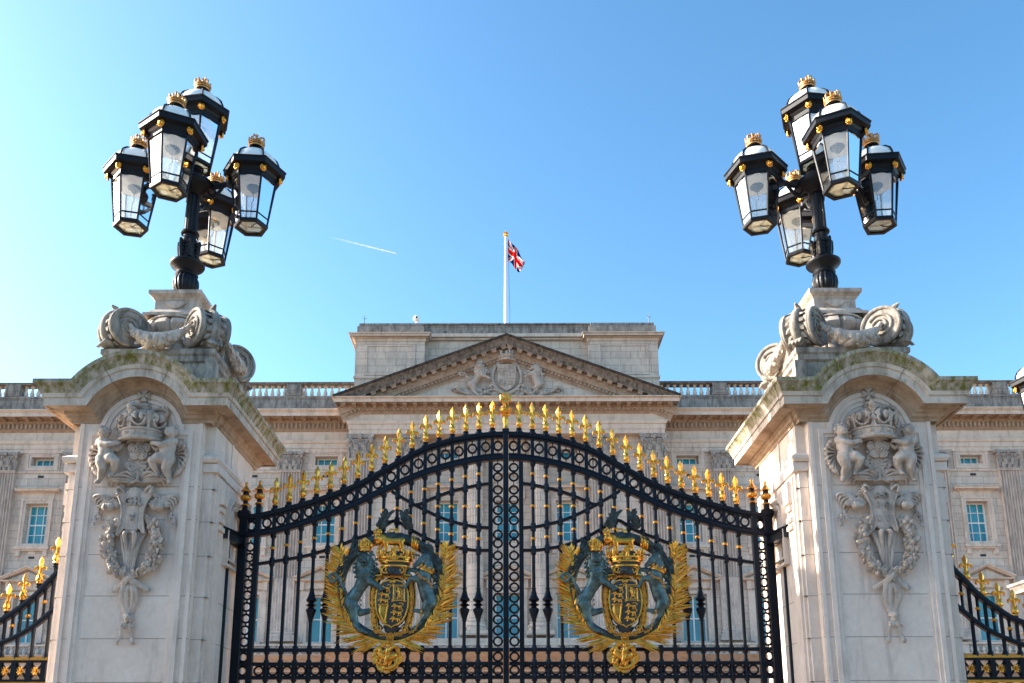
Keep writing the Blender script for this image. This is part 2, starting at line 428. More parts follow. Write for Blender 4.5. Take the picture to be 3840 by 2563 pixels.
def lion_body(mb):
    limb(mb,[(300,892,50,60),(338,835,52,60),(380,772,60,52),(420,705,70,66),(432,640,72,76)],14)
    mb.ell(q(428,575,75),(84,62,108),16,12); mb.ell(q(425,520,112),(52,48,60),14,10)
    mb.ell(q(425,537,158),(28,24,23),12,8); mb.ell(q(425,519,178),(13,9,8),8,6); mb.ell(q(425,575,140),(24,22,11),10,6)
    for k in (-1,1):
        mb.ell(q(425+k*21,494,158),(13,9,7),8,6); mb.ell(q(425+k*53,468,88),(17,10,17),8,6)
        mb.ell(q(425+k*14,546,176),(15,11,11),8,6); mb.ell(q(425+k*21,505,156),(6,6,5),6,5)
    limb(mb,[(318,900,60,60),(338,960,60,50),(350,1030,65,35),(372,1088,72,28),(412,1128,88,26),(440,1138,96,22)],12)
    toes(mb,446,1140,98,19,11,4)
    limb(mb,[(345,930,30,44),(400,972,15,36),(458,958,20,27),(502,946,35,23)]); toes(mb,512,946,40,17,3,13)
    limb(mb,[(448,690,92,42),(505,733,108,33),(552,762,115,24),(575,775,118,22)]); toes(mb,582,785,120,17,-13,6)
    limb(mb,[(480,650,45,40),(525,615,50,30),(558,612,60,23)]); toes(mb,566,616,62,16,0,13)
    tl=spline([(292,868,40),(268,806,85),(240,745,110),(222,692,120),(190,655,124),(155,650,124),(138,682,124),(152,716,124),(184,716,124),(190,690,124)],4)
    mb.tube([q(*p) for p in tl],rads(14,11,len(tl)),n=8,rnd=True)
    for p in ((140,660,-12,26),(238,735,20,52),(250,770,22,40)):
        limb(mb,[(p[0],p[1],120,13),(p[0]+p[2],p[1]+p[3]*.5,126,16),(p[0]+p[2]*1.8,p[1]+p[3],118,6)],7)
def lion_fringe(mb):
    r=random.Random(3)
    for i in range(22):     # thigh and shank fringe
        t=i/21; curl(mb,300+60*t+r.uniform(-12,6),905+190*t,62+r.uniform(0,20),26,r.choice((-1,1)),.5)
    for y in (820,860,900,940): curl(mb,398,y,55,26,1,.4)
def lion_mane(mb,fringe=False):
    r=random.Random(5)
    for row,(y,w,d,s) in enumerate(((448,50,110,34),(478,74,112,38),(515,84,112,42),(552,90,112,44),(590,90,118,46),(628,88,120,48),(664,78,120,48),(690,62,118,42))):
        n=8 if row<2 else 9
        for i in range(n):
            f=-1+2*i/(n-1)
            if row in (1,2,3,4) and abs(f)<.5: continue
            curl(mb,427+w*f+row*1.5,y-10+r.uniform(-6,6),d-46*f*f+r.uniform(-4,4),s*r.uniform(.8,1.1),(1 if f>0 else -1)*(1 if r.random()<.75 else -1),r.uniform(.1,.5))
def unicorn_body(mb):
    limb(mb,[(988,888,60,66),(962,825,62,66),(940,750,66,62),(925,690,72,68),(945,625,68,60),(968,575,64,50),(962,525,66,42)],14)
    limb(mb,[(948,502,76,40),(908,530,88,33),(868,566,98,22),(852,578,100,19)],12)
    mb.ell(q(905,545,104),(30,20,20),10,8); mb.ell(q(912,508,112),(9,8,7),7,6); mb.ell(q(846,574,104),(10,12,9),7,6)
    mb.tube([q(930,478,86),q(924,455,92),q(920,440,92)],[13,11,2],n=7); mb.tube([q(958,476,60),q(956,452,62),q(952,438,60)],[12,10,2],n=7)
    limb(mb,[(890,690,92,42),(845,690,108,27),(818,693,110,21),(800,730,112,15),(786,750,114,17)])
    mb.tube([q(790,745,114),q(770,775,116)],[15,20],n=8)
    limb(mb,[(895,640,58,36),(848,608,62,24),(808,610,65,20),(792,636,66,15)]); mb.tube([q(793,632,66),q(790,668,66)],[14,20],n=8)
    limb(mb,[(982,900,72,62),(952,960,74,43),(957,1008,72,25),(918,1056,72,19),(890,1084,72,15)],12); mb.tube([q(890,1084,72),q(842,1120,74)],[15,22],n=8)
    limb(mb,[(985,905,40,52),(950,950,32,36),(905,966,36,24),(862,955,44,17)]); mb.tube([q(866,955,44),q(818,960,50)],[14,21],n=8)
    tl=spline([(1035,880,50),(1046,830,45),(1022,770,45),(1046,715,48),(1020,660,48),(1048,635,50),(1062,650,50)],4)
    mb.tube([q(*p) for p in tl],[20+9*sin(i*.9) for i in range(len(tl))],n=8,rnd=True)
def unicorn_mane(mb):
    r=random.Random(9)
    for i in range(16):
        t=i/15; curl(mb,965+62*sin(t*1.5)+r.uniform(-8,8),455+185*t,80-20*t+r.uniform(-10,14),40,r.choice((1,1,-1)),r.uniform(.2,.8))
    for i in range(10): curl(mb,1020+r.uniform(-6,22),660+i*18,60,36,r.choice((1,-1)),.4)
    for i in range(5): curl(mb,925+i*8,452+i*5,100-i*5,26,-1,.3)
def horn(mb): mb.tube([q(886,488,92),q(835,479,94),q(778,469,96)],[9,6.5,2],n=7,rnd=True)
def passant_lion(mb):
    limb(mb,[(738,352,60,30),(700,362,62,34),(655,362,62,34),(600,352,66,36),(570,330,70,36)],12)
    mb.ell(q(535,345,82),(40,36,44),12,9); mb.ell(q(526,335,112),(24,20,26),10,8); mb.ell(q(520,346,130),(13,12,11),8,6)
    limb(mb,[(596,370,78,28),(604,410,78,20),(600,450,80,15),(592,480,84,14)]); toes(mb,590,485,88,11,8,2,3)
    limb(mb,[(575,360,50,24),(560,395,48,18),(545,420,52,13)])
    limb(mb,[(725,362,70,30),(738,400,74,19),(742,430,76,13),(750,455,80,12)]); toes(mb,752,458,84,9,7,2,3)
    limb(mb,[(722,360,45,28),(712,402,42,17),(722,440,44,12)])
    tl=spline([(742,345,50),(752,320,48),(735,296,46),(700,300,46),(655,298,46),(622,272,46),(632,250,46),(662,252,48),(690,270,50)],4)
    mb.tube([q(*p) for p in tl],9,n=7,rnd=True)
    for i in range(8): mb.ell(q(690+random.uniform(-16,18),272+random.uniform(-14,14),52),(9,8,8),6,5)
def passant_mane(mb):
    r=random.Random(2)
    for i in range(34):
        a=r.uniform(0,2*pi); k=r.uniform(.55,1.1)
        curl(mb,535+44*k*cos(a)+8,345+46*k*sin(a)-10+22*k,100-34*k,17,r.choice((1,-1)),.4) if not(abs(cos(a))<.7 and k<.75) else None
def crown_small(mb,cx,cy,d,R,h):
    """little royal crown: circlet, crosses, arches, orb and cross; centre of its base at (cx,cy)"""
    c=q(cx,cy,d)
    for z,r,t in ((0,R*.92,R*.13),(h*.16,R*.96,R*.09),(h*.28,R,R*.13)): mb.torus(c+V((0,0,z)),r,t,'z',20,6)
    mb.lathe([(R*.86,0),(R*.9,h*.3),(R*.82,h*.34)],18,c)
    for k in range(10):
        a=2*pi*k/10+.3; p=c+V((cos(a)*R,sin(a)*R,h*.3)); k2=(1,.72)[k%2]
        mb.ell(p+V((0,0,h*.16*k2)),(R*.13,R*.1,h*.2*k2),7,6); mb.ell(p+V((0,0,h*.3*k2)),(R*.17,R*.1,h*.07),7,5); mb.ell(c+V((cos(a+.3)*R*1.02,sin(a+.3)*R*1.02,h*.15)),R*.07,6,5)
    for k in range(4):
        a=pi*k/2+.3
        mb.tube([c+V((cos(a)*R*s,sin(a)*R*s,h*z)) for s,z in ((1,.3),(1.12,.5),(.98,.68),(.55,.74),(.0,.66))],[R*.1]*5,n=6)
        for s,z in ((1.1,.48),(1.07,.6),(.85,.74),(.5,.78)): mb.ell(c+V((cos(a)*R*s,sin(a)*R*s,h*z)),R*.09,6,5)
    mb.ell(c+V((0,0,h*.78)),R*.17,8,6)
    mb.prism([(x*R*.2+c.x,z*h*.1+c.z+h*.92) for x,z in ((-.3,-1),(.3,-1),(.2,-.3),(1,-.5),(1,.5),(.2,.3),(.4,1),(-.4,1),(-.2,.3),(-1,.5),(-1,-.5),(-.2,-.3))],c.y-R*.08,c.y+R*.08)
def cherub(mb, k, yb):
    """k=-1 left, +1 right; metres, slab face at y=yb"""
    def c(x,z,d,r): return (V((k*-x,yb-d,z)),r)
    def lm(pts,n=10): mb.tube([p[0] for p in pts],[p[1] for p in pts],n=n,rnd=True)
    def e(x,z,d,r): mb.ell((k*-x,yb-d,z),r,10,8)
    e(-.352,4.985,.13,(.060,.060,.066)); e(-.345,4.972,.165,(.042,.034,.040)); e(-.333,4.975,.203,(.011,.013,.011))
    e(-.365,4.965,.178,(.020,.018,.018)); e(-.318,4.965,.178,(.020,.018,.018)); e(-.338,4.942,.185,(.016,.014,.012)); e(-.352,4.993,.193,(.012,.01,.006)); e(-.32,4.993,.193,(.012,.01,.006))
    e(-.415,4.975,.12,(.012,.016,.02)); 
    lm([c(-.35,4.93,.11,.035),c(-.347,4.895,.10,.06),c(-.337,4.84,.10,.074),c(-.318,4.775,.105,.080),c(-.322,4.72,.10,.080)],14)
    lm([c(-.392,4.886,.12,.044),c(-.345,4.845,.165,.036),c(-.275,4.828,.185,.032),c(-.215,4.845,.18,.025),c(-.185,4.862,.17,.020)])
    lm([c(-.300,4.885,.09,.040),c(-.245,4.835,.09,.032),c(-.205,4.80,.09,.027),c(-.165,4.832,.10,.022),c(-.150,4.855,.10,.018)])
    for i in range(4):
        lm([c(-.19+.004*i,4.868-.010*i,.172,.0085),c(-.165+.003*i,4.880-.012*i,.165,.0075),c(-.148,4.872-.012*i,.155,.006)],6)
        lm([c(-.152,4.86-.008*i,.10,.0075),c(-.135,4.872-.010*i,.10,.0065)],6)
    lm([c(-.195,4.852,.18,.009),c(-.185,4.832,.185,.008)],6)
    lm([c(-.348,4.70,.11,.072),c(-.345,4.64,.13,.062),c(-.330,4.58,.125,.048),c(-.348,4.525,.10,.040),c(-.362,4.475,.09,.028),c(-.368,4.45,.10,.027),c(-.382,4.432,.13,.020)],12)
    lm([c(-.292,4.705,.11,.070),c(-.235,4.688,.15,.064),c(-.188,4.66,.16,.050),c(-.205,4.605,.12,.040),c(-.232,4.552,.09,.028),c(-.240,4.525,.10,.026),c(-.246,4.505,.13,.020)],12)
    for i in range(4):
        e(-.392+.011*i,4.427,.142,(.007,.010,.007)); e(-.258+.010*i,4.50,.142,(.007,.010,.007))
def cherub_hair(mb,k,yb):
    r=random.Random(4)
    for i in range(46):
        a=r.uniform(0,2*pi); t=r.uniform(-.15,1)
        x=-.352+.062*cos(a)*sqrt(max(0,1-t*t*.8)); y=.118+.056*sin(a)*sqrt(max(0,1-t*t*.8)); z=4.995+.064*t
        if sin(a)>.35 and t<.35: continue
        mb.ell((k*-x,yb-y,z),(.016,.015,.013),6,5)
def wing(mb,k,yb):
    root=(-.392,4.845)
    tips=[(-.455,4.885),(-.500,4.860),(-.528,4.815),(-.535,4.755),(-.525,4.695),(-.505,4.640),(-.475,4.590),(-.440,4.555),(-.405,4.535)]
    for i,(x,z) in enumerate(tips):
        x=root[0]+(x-root[0])*.86; z=4.72+(z-4.72)*.94
        rx=root[0]-.012*i*.4; rz=root[1]-.024*i
        m=((rx+x)/2-.035+.004*i,(rz+z)/2+.03-.007*i)
        P=spline([(rx,rz),m,(x,z),(x+.022,z-.022)],4)
        mb.tube([V((k*-p[0],yb-.035-.02*sin(j/len(P)*pi),p[1])) for j,p in enumerate(P)],[.014+.015*sin(min(1,j/len(P)*1.1)*pi*.75) for j in range(len(P))],n=7,flat=.6)
# ------------------------------------------------------------------ the palace (local y = 0 on the wing wall, 52 m away)
YP=52.; XP=-.04
PAL=thing('palace','long pale stone palace front with pediment, tall fluted columns and blue windows behind the gates','palace',(XP,YP,0))
def zp(py,y): return zat(py,YP+y)
def vprism(mb,poly,z0,z1,s1=1.,c=(0,0)):
    a=[(x,y,z0) for x,y in poly]; b=[(c[0]+(x-c[0])*s1,c[1]+(y-c[1])*s1,z1) for x,y in poly]
    mb.loops([a,b],True,True)
def wall_open(mb,x0,x1,z0,z1,ops,y,d):
    xs=sorted({x0,x1,*[o[0] for o in ops],*[o[1] for o in ops]}); zs=sorted({z0,z1,*[o[2] for o in ops],*[o[3] for o in ops]})
    ix={x:i for i,x in enumerate(xs)}; w=len(xs)
    vs=[(x,y,z) for z in zs for x in xs]; fs=[]
    for j in range(len(zs)-1):
        for i in range(w-1):
            cx=(xs[i]+xs[i+1])/2; cz=(zs[j]+zs[j+1])/2
            if any(o[0]<cx<o[1] and o[2]<cz<o[3] for o in ops): continue
            fs.append((j*w+i,j*w+i+1,(j+1)*w+i+1,(j+1)*w+i))
    mb.add(vs,fs)
    for a,b,c,e in ops:
        mb.add([(a,y,c),(b,y,c),(b,y,e),(a,y,e),(a,y+d,c),(b,y+d,c),(b,y+d,e),(a,y+d,e)],[(0,4,5,1),(1,5,6,2),(2,6,7,3),(3,7,4,0),(4,7,6,5)])
def frame2(mb,x0,x1,z0,z1,w,y0,y1):
    """flat border of width w outside the given opening"""
    mb.box(x0-w,x0,y0,y1,z0-w,z1+w); mb.box(x1,x1+w,y0,y1,z0-w,z1+w); mb.box(x0,x1,y0,y1,z1,z1+w); mb.box(x0,x1,y0,y1,z0-w,z0)
# storey heights measured on the wall plane
A0,A1=18.74,19.30; S0,S1=13.92,16.38; F0,F1=8.02,10.80
ZC=zp(1079,0)              # under the capitals
wing_x=[10.92+4.29*k for k in range(7)]; pil_x=[13.03+4.29*k for k in range(7)]
XW0,XW1=9.0,41.0
for s in (-1,1):
    ops=[]
    for x in wing_x:
        for hw,a,b in ((.68,A0,A1),(.66,S0,S1),(.72,F0,F1),(.8,1.2,4.2)): ops.append((s*x-hw,s*x+hw,a,b))
    m=MB(); x0,x1=sorted((s*XW0,s*XW1))
    wall_open(m,x0,x1,0,20.,ops,0,.62)
    m.build('wing_wall',M_pal,PAL)
    m=MB(); m.box(x0,x1,.7,14,0,22.2); m.build('wing_body',M_pald,PAL)
# --- windows: window > frame, pane (one of each kind, then copied)
def make_window(hw,z0,z1,cols,rows,mid,name='window'):
    h=z1-z0; m=MB(); f=.085
    m.box(-hw,-hw+f,0,.09,0,h); m.box(hw-f,hw,0,.09,0,h); m.box(-hw+f,hw-f,0,.09,0,f); m.box(-hw+f,hw-f,0,.09,h-f,h)
    b=.022
    for i in range(1,cols):
        x=-hw+2*hw*i/cols; bb=.045 if cols==2 else b; m.box(x-bb,x+bb,.02,.085,f,h-f)
    for j in range(1,rows):
        z=h*j/rows; bb=.04 if mid and j*2==rows else b; m.box(-hw+f,hw-f,.03,.087,z-bb,z+bb)
    fr=m.build('window',M_white,PAL)
    p=MB(); p.box(-hw+f*.5,hw-f*.5,.075,.10,f*.5,h-f*.5); pn=p.build('pane',M_win,fr)
    return fr
W_at=make_window(.64,A0,A1,3,1,False); W_s=make_window(.66,S0,S1,3,4,True); W_f=make_window(.72,F0,F1,2,2,True)
def put_window(w,x,y,z):
    if not w.get('used'): w['used']=1; w.location=(x,y,z); return w
    c=copy_tree(w); del c['used']; c.location=(x,y,z); return c
# --- surrounds
def surround_attic():
    m=MB()
    for a,b,w,p in ((.68,0,.14,.05),(.82,.14,.16,.09),(.98,.30,.10,.05)):
        frame2(m,-a,a,A0-b,A1+b,w,-p,.0)
    return m.build('attic_window_surround',M_palp,PAL)
def surround_second():
    m=MB(); frame2(m,-.66,.66,S0,S1,.16,-.06,.02); frame2(m,-.82,.82,S0-.16,S1+.16,.12,-.11,.0)
    m.box(-.97,.97,-.06,.0,16.68,17.0)
    m.mould([(-.98,0),(-.98,-.06),(.98,-.06),(.98,0)],[(0,16.98),(-.05,17.02),(-.10,17.06),(-.30,17.10),(-.30,17.18),(-.36,17.24),(0,17.28)],lambda a,b,o:(a,b,o),caps=False)
    m.box(-1.02,1.02,-.20,.0,S0-.36,S0-.18); m.box(-.94,.94,-.14,.0,S0-.46,S0-.362)
    for k in (-1,1): m.box(k*.80-.12,k*.80+.12,-.12,.0,S0-.78,S0-.463)
    m.box(-.22,.22,-.03,.0,S0-.66,S0-.463)
    return m.build('window_surround',M_palp,PAL)
def surround_first():
    m=MB(); frame2(m,-.72,.72,F0,F1,.20,-.08,.02)
    for k in (-1,1): m.box(k*1.04-.12,k*1.04+.12,-.09,.0,F0,F1+.3)
    m.box(-1.18,1.18,-.10,.0,11.12,11.5); m.box(-.3,.3,-.14,.0,11.16,11.46)
    for k in (-1,1): m.box(k*1.08-.13,k*1.08+.13,-.22,-.1,11.05,11.55)
    m.mould([(-1.2,0),(-1.2,-.1),(1.2,-.1),(1.2,0)],[(0,11.5),(-.08,11.54),(-.26,11.60),(-.30,11.68),(0,11.70)],lambda a,b,o:(a,b,o),caps=False)
    m.prism([(-1.2,11.70),(1.2,11.70),(0,12.2)],-.12,0)
    m.mould([(-1.52,11.66),(0,12.34),(1.52,11.66)],[(0,0),(0,.30),(.06,.34),(.10,.42),(.17,.44),(.17,0)],lambda a,b,o:(a,-o,b-.0))
    return m.build('pedimented_surround',M_palp,PAL)
SU=[surround_attic(),surround_second(),surround_first()]
DEP=.42
first=True
wx_all=[(s*x,0.) for x in wing_x for s in (-1,1)]
cx_all=[(s*3.55,-.5) for s in (-1,1)]
for x,y in wx_all+cx_all:
    put_window(W_at,x,y+DEP,A0+(0 if y==0 else .25)); put_window(W_s,x,y+DEP,S0+(0 if y==0 else -.02)); put_window(W_f,x,y+DEP,F0)
    for su,dz in zip(SU,(.25,-.02,0)):
        if not su.get('used'): su['used']=1; su.location=(x,y,0)
        else: c=inst(su,loc=(x,y,dz if y else 0),parent=PAL); del c['used']
put_window(W_s,0,-.5+DEP,S0-.02); put_window(W_f,0,-.5+DEP,F0)
for o in (W_at,W_s,W_f,*SU):
    if 'used' in o: del o['used']
c=inst(SU[2],loc=(0,-.5,0),parent=PAL)
# --- fluted pilasters and Corinthian capitals
def flute_poly(hw,dep,n,fd=.075):
    p=[(-hw,0),(-hw,-dep)]; w=2*hw/(n*1.32+.32); g=w*.32; x=-hw+g
    for i in range(n):
        for k in range(7):
            a=pi*k/6; p.append((x+w/2-cos(a)*w/2,-dep+sin(a)*fd*1.4))
        x+=w+g
    return p+[(hw,-dep),(hw,0)]
def capital_mesh(hw,dep,h,rnd=False):
    m=MB()
    def edge(t,off):      # point on three visible sides (or the circle), t in 0..1
        if rnd:
            a=-pi*(1-t)*1.0; a=pi+pi*t; a=-pi+pi*t
            return cos(a)*(hw+off),-dep+sin(a)*(hw+off),cos(a),sin(a)
        L=2*dep+2*hw; s=t*L
        if s<dep: return -hw-off,-s,-1,0
        if s<dep+2*hw: return -hw+(s-dep),-dep-off,0,-1
        return hw+off,-dep+(s-dep-2*hw),1,0
    if rnd: m.lathe([(hw*.92,0),(hw*.95,.05*h),(hw*.95,.4*h),(hw*1.1,.8*h)],24,(0,-dep,0))
    else: m.loops([[(-a,0,z),(-a,-dep-b,z),(a,-dep-b,z),(a,0,z)] for a,b,z in ((hw*.97,-.02,0),(hw*.97,-.02,.4*h),(hw*1.12,.08,.82*h))],True,True,closed=True)
    for tier,(z0,z1,nl,of) in enumerate(((.0,.40,5 if not rnd else 8,.03),(.18,.64,4 if not rnd else 7,.06))):
        for i in range(nl):
            lo,hi=(.12,.88) if not rnd else (0,1)
            t=lo+(hi-lo)*(i+.5*(0 if tier==0 else 0)+ (0 if tier==0 else .0))/(nl-1)
            x,y,nx,ny=edge(t,0); p=[]
            for k in range(6):
                u=k/5; o=of+.015+.20*h*max(0,u-.55)**1.5*1.6; zz=(z0+(z1-z0)*(u if u<.85 else .85-(u-.85)*.5))*h
                p.append((x+nx*o,y+ny*o,zz))
            w=.16*h if tier==0 else .15*h
            m.tube(p,[w*.55,w*.72,w*.66,w*.55,w*.5,w*.22],n=6,flat=.35,up=V((nx,ny,0.01)))
            for sg in (-1,1):
                for k in (1,2,3):
                    tx,ty=-ny,nx; b=p[k]; m.ell((b[0]+tx*sg*w*.5,b[1]+ty*sg*w*.5,b[2]+.02*h),(w*.22,w*.22,w*.34),6,5)
    for sg in (-1,1):       # corner volutes and stalks
        X=hw*1.18; Y=-dep-.10
        m.tube(spline([(sg*hw*.45,-dep-.05,.52*h),(sg*hw*.75,-dep-.09,.74*h),(sg*hw*1.06,-dep-.13,.83*h),(sg*hw*1.22,-dep-.15,.74*h),(sg*hw*1.10,-dep-.15,.66*h),(sg*hw*1.02,-dep-.14,.72*h)],4),[.03*h+.018*h*min(1,i/8) for i in range(21)],n=6)
        m.tube(spline([(sg*hw*.4,-dep-.05,.5*h),(sg*hw*.3,-dep-.08,.74*h),(sg*hw*.12,-dep-.10,.78*h),(sg*hw*.1,-dep-.1,.70*h)],4),.028*h,n=6)
        m.ell((sg*hw*1.12,-dep-.13,.73*h),(.09*h,.07*h,.09*h),8,6)
    ab=[(-hw*1.33,0),(-hw*1.33,-dep-.22),(-hw*.8,-dep-.12),(0,-dep-.08),(hw*.8,-dep-.12),(hw*1.33,-dep-.22),(hw*1.33,0)]
    vprism(m,ab,.85*h,.93*h); vprism(m,[(x*1.04,y*1.02-.01) for x,y in ab],.932*h,h)
    m.ell((0,-dep-.14,.90*h),(.10*h,.07*h,.11*h),8,6)
    for k in range(5): a=2*pi*k/5; m.ell((.08*h*cos(a),-dep-.17,.90*h+.08*h*sin(a)),.05*h,6,5)
    return m
def base_mould(m,hw,dep,z0,z1):
    h=z1-z0
    m.box(-hw-.16,hw+.16,-dep-.16,0,z0,z0+.35*h)
    m.mould([(-hw,0),(-hw,-dep),(hw,-dep),(hw,0)],[(0,z0+.35*h),(-.14,z0+.36*h),(-.16,z0+.47*h),(-.13,z0+.58*h),(-.07,z0+.62*h),(-.05,z0+.70*h),(-.09,z0+.80*h),(-.08,z0+.88*h),(-.02,z0+.92*h),(0,z0+h)],lambda a,b,o:(a,b,o),caps=False)
def make_pilaster(hw,dep,zb,zt,capz,nfl):
    m=MB(); zm=zb+.62+(zt-zb)*.30
    vprism(m,flute_poly(hw*1.0,dep,nfl,.012),zb+.62,zm); vprism(m,flute_poly(hw,dep,nfl),zm+.004,zt-.14)
    m.box(-hw-.03,hw+.03,-dep-.03,0,zt-.14,zt-.06); m.box(-hw-.06,hw+.06,-dep-.06,0,zt-.055,zt)
    base_mould(m,hw,dep,zb,zb+.62)
    sh=m.build('pilaster',M_pil,PAL,ang=50)
    cm=capital_mesh(hw,dep,capz-zt); c=cm.build('capital',M_cap,sh,loc=(0,0,zt)); 
    return sh
ZAR=zp(1036,-.25)
P_w=make_pilaster(.60,.24,8.05,ZC-.02,ZAR,7)
for i,(x,s) in enumerate([(x,s) for x in pil_x for s in (-1,1)]):
    o=P_w if i==0 else copy_tree(P_w); o.location=(s*x,0,0)
for s in (-1,1):
    m=MB(); x0,x1=sorted((s*9.3,s*XW1)); m.box(x0,x1,-.07,.0,ZC-.14,ZC-.02); m.build('string_course',M_palp,PAL)
# --- wing entablature: swept moulding plus modillions, dentils
def entablature(mb,x0,x1,yf,Z,ov,ends=(True,True),step=.72,ret=1.2):
    """Z: dict of heights; yf frieze plane, ov overhang"""
    a,b,c,d,e,f,g,h=[Z[k] for k in 'abcdefgh']  # architrave bottom, architrave top, frieze top, dentil top, soffit, corona top, lip, roof of cornice
    pr=[(.0,a),(0.0,a+(b-a)*.33),(-.04,a+(b-a)*.34),(-.04,a+(b-a)*.72),(-.09,a+(b-a)*.74),(-.15,a+(b-a)*.92),(-.15,b),(-.02,b+.02),(-.02,c),(-.06,c+.03),(-.12,c+.10),(-.16,c+.13),(-.16,d-.10),(-.26,d),(-.28,d+.02),(-.28,e),(-ov*.82,e+.01),(-ov*.82,e-.03),(-ov*.86,e-.03),(-ov*.86,f),(-ov*.9,f+.03),(-ov,g-.05),(-ov,g),(.4,h)]
    pts=([(x0,yf+ret)] if ends[0] else [])+[(x0,yf),(x1,yf)]+([(x1,yf+ret)] if ends[1] else [])
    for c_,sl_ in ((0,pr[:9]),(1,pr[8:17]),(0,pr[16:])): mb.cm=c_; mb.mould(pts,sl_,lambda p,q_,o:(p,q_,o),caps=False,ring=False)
    mb.cm=1
    n=int((x1-x0+2*ov*.6)/step); L=x1-x0+1.2*ov if ends[0] else x1-x0
    xs0=x0-(ov*.6 if ends[0] else 0); xs1=x1+(ov*.6 if ends[1] else 0); n=round((xs1-xs0)/step)
    for i in range(n):
        x=xs0+(xs1-xs0)*(i+.5)/n; w=step*.19
        mb.box(x-w,x+w,yf-ov*.74,yf-.2,d+.04+(e-d)*.30,e-.004); mb.box(x-w*.9,x+w*.9,yf-ov*.45,yf-.2,d+.03,d+.05+(e-d)*.30)
        mb.box(x-w*1.2,x+w*1.2,yf-ov*.79,yf-.2,e-.055,e-.006)
    ds=.26; n=round((xs1-xs0)/ds)
    for i in range(n):
        x=xs0+(xs1-xs0)*(i+.5)/n
        if x<x0-.2 or x>x1+.2: continue
        mb.ell((x,yf-.22,(c+.13+d)/2),(ds*.34,.08,(d-c-.13)*.46),6,5)
ov=1.05; yl=-.12-ov
ZW=dict(a=ZAR,b=zp(1009,-.2),c=zp(990,-.2),d=zp(967,-.4),e=zp(953.5,-.9),f=zp(945,-1.05),g=zp(936,yl),h=zp(936,yl)+.06)
for s in (-1,1):
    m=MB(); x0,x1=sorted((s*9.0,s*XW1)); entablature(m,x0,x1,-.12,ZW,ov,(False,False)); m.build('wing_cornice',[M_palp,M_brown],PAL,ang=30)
# --- roof balustrade
zb0=zp(936,-.9)+.02; zb1=zp(908,-.35); zb2=zp(881,-.35); zb3=zp(875.5,-.5)
for s in (-1,1):
    m=MB(); m2=MB()
    x0,x1=sorted((s*9.3,s*XW1))
    m.box(x0,x1,-.42,.5,zb0-.3,zb1-.16); m.box(x0,x1,-.47,.5,zb1-.158,zb1-.05); m.box(x0,x1,-.40,.3,zb1-.048,zb1)
    m2.box(x0,x1,-.42,.3,zb2,zb2+.06); m2.box(x0,x1,-.50,.36,zb2+.062,zb3)
    for x in pil_x:
        m2.box(s*x-.44,s*x+.44,-.44,.3,zb1+.002,zb2-.002)
        m2.box(s*x-.30,s*x+.30,-.465,-.44,zb1+.12,zb2-.10)
    m.build('parapet',M_pald,PAL); m2.build('balustrade_rail',M_pald,PAL)
def baluster_prof(h,r): return [(r*.95,0),(r*.95,.07*h),(r*.6,.09*h),(r*.55,.13*h),(r*.85,.22*h),(r,.32*h),(r*.92,.42*h),(r*.6,.60*h),(r*.45,.72*h),(r*.45,.78*h),(r*.75,.81*h),(r*.55,.86*h),(r*.9,.91*h),(r*.9,h)]
m=MB(); m.lathe(baluster_prof(zb2-zb1,.135),14); B0=m.build('baluster',M_bal,PAL,ang=40); k0=0
mrest=MB()
for s in (-1,1):
    for k in range(7):
        xa=pil_x[k-1]+.44 if k else 9.3; xb=pil_x[k]-.44
        n=9 if k else 8
        for i in range(n):
            x=s*(xa+(xb-xa)*(i+.5)/n)
            if k<5 and k0<90:
                o=B0 if k0==0 else inst(B0,parent=PAL); o.location=(x,-.06,zb1); k0+=1
            else: mrest.lathe(baluster_prof(zb2-zb1,.135),10,(x,-.06,zb1))
tag(mrest.build('baluster_row',M_bal,PAL,ang=40),kind='stuff')
# --- balcony along the first floor
def balcony(m,mb_,x0,x1,yf,yw):
    z3,z2=zp(1477,yf),zp(1481,yf); z1=zp(1500,yf); z0=zp(1506,yf); zc=zp(1524,yf)
    m.box(x0,x1,yf-.10,yf+.24,z2,z3); m.box(x0,x1,yf-.06,yf+.22,z0,z1)
    m.mould([(x0,yf),(x1,yf)],[(.6,zc-.4),(0,zc-.4),(-.04,zc-.3),(-.3,zc-.2),(-.34,zc),(-.26,zc+.1),(-.20,z0-.1),(-.10,z0-.003),(yf-yw,z0-.003)],lambda a,b,o:(a,b,o))
    n=int((x1-x0)/.36)
    for i in range(n):
        x=x0+(x1-x0)*(i+.5)/n
        if i%11==0: m.box(x-.2,x+.2,yf-.05,yf+.2,z1,z2)
        else: mb_.lathe(baluster_prof(z2-z1,.12),8,(x,yf+.08,z1))
mb_=MB()
for x0,x1,ya_,yb_ in ((-XW1,-9.7,-1.0,.1),(9.7,XW1,-1.0,.1),(-9.65,9.65,-2.6,-.4)):
    m=MB(); balcony(m,mb_,x0,x1,ya_,yb_); m.build('balcony',M_palp,PAL)
tag(mb_.build('balcony_baluster_row',M_palp,PAL,ang=40),kind='stuff')
for s in (-1,1):
    m=MB(); x0,x1=sorted((s*9.3,s*XW1)); m.box(x0,x1,-.35,-.002,.0,1.0); m.build('plinth',M_pald,PAL); m=MB(); m.box(x0,x1,-.22,-.002,5.3,5.55); m.build('ground_storey_band',M_palp,PAL)

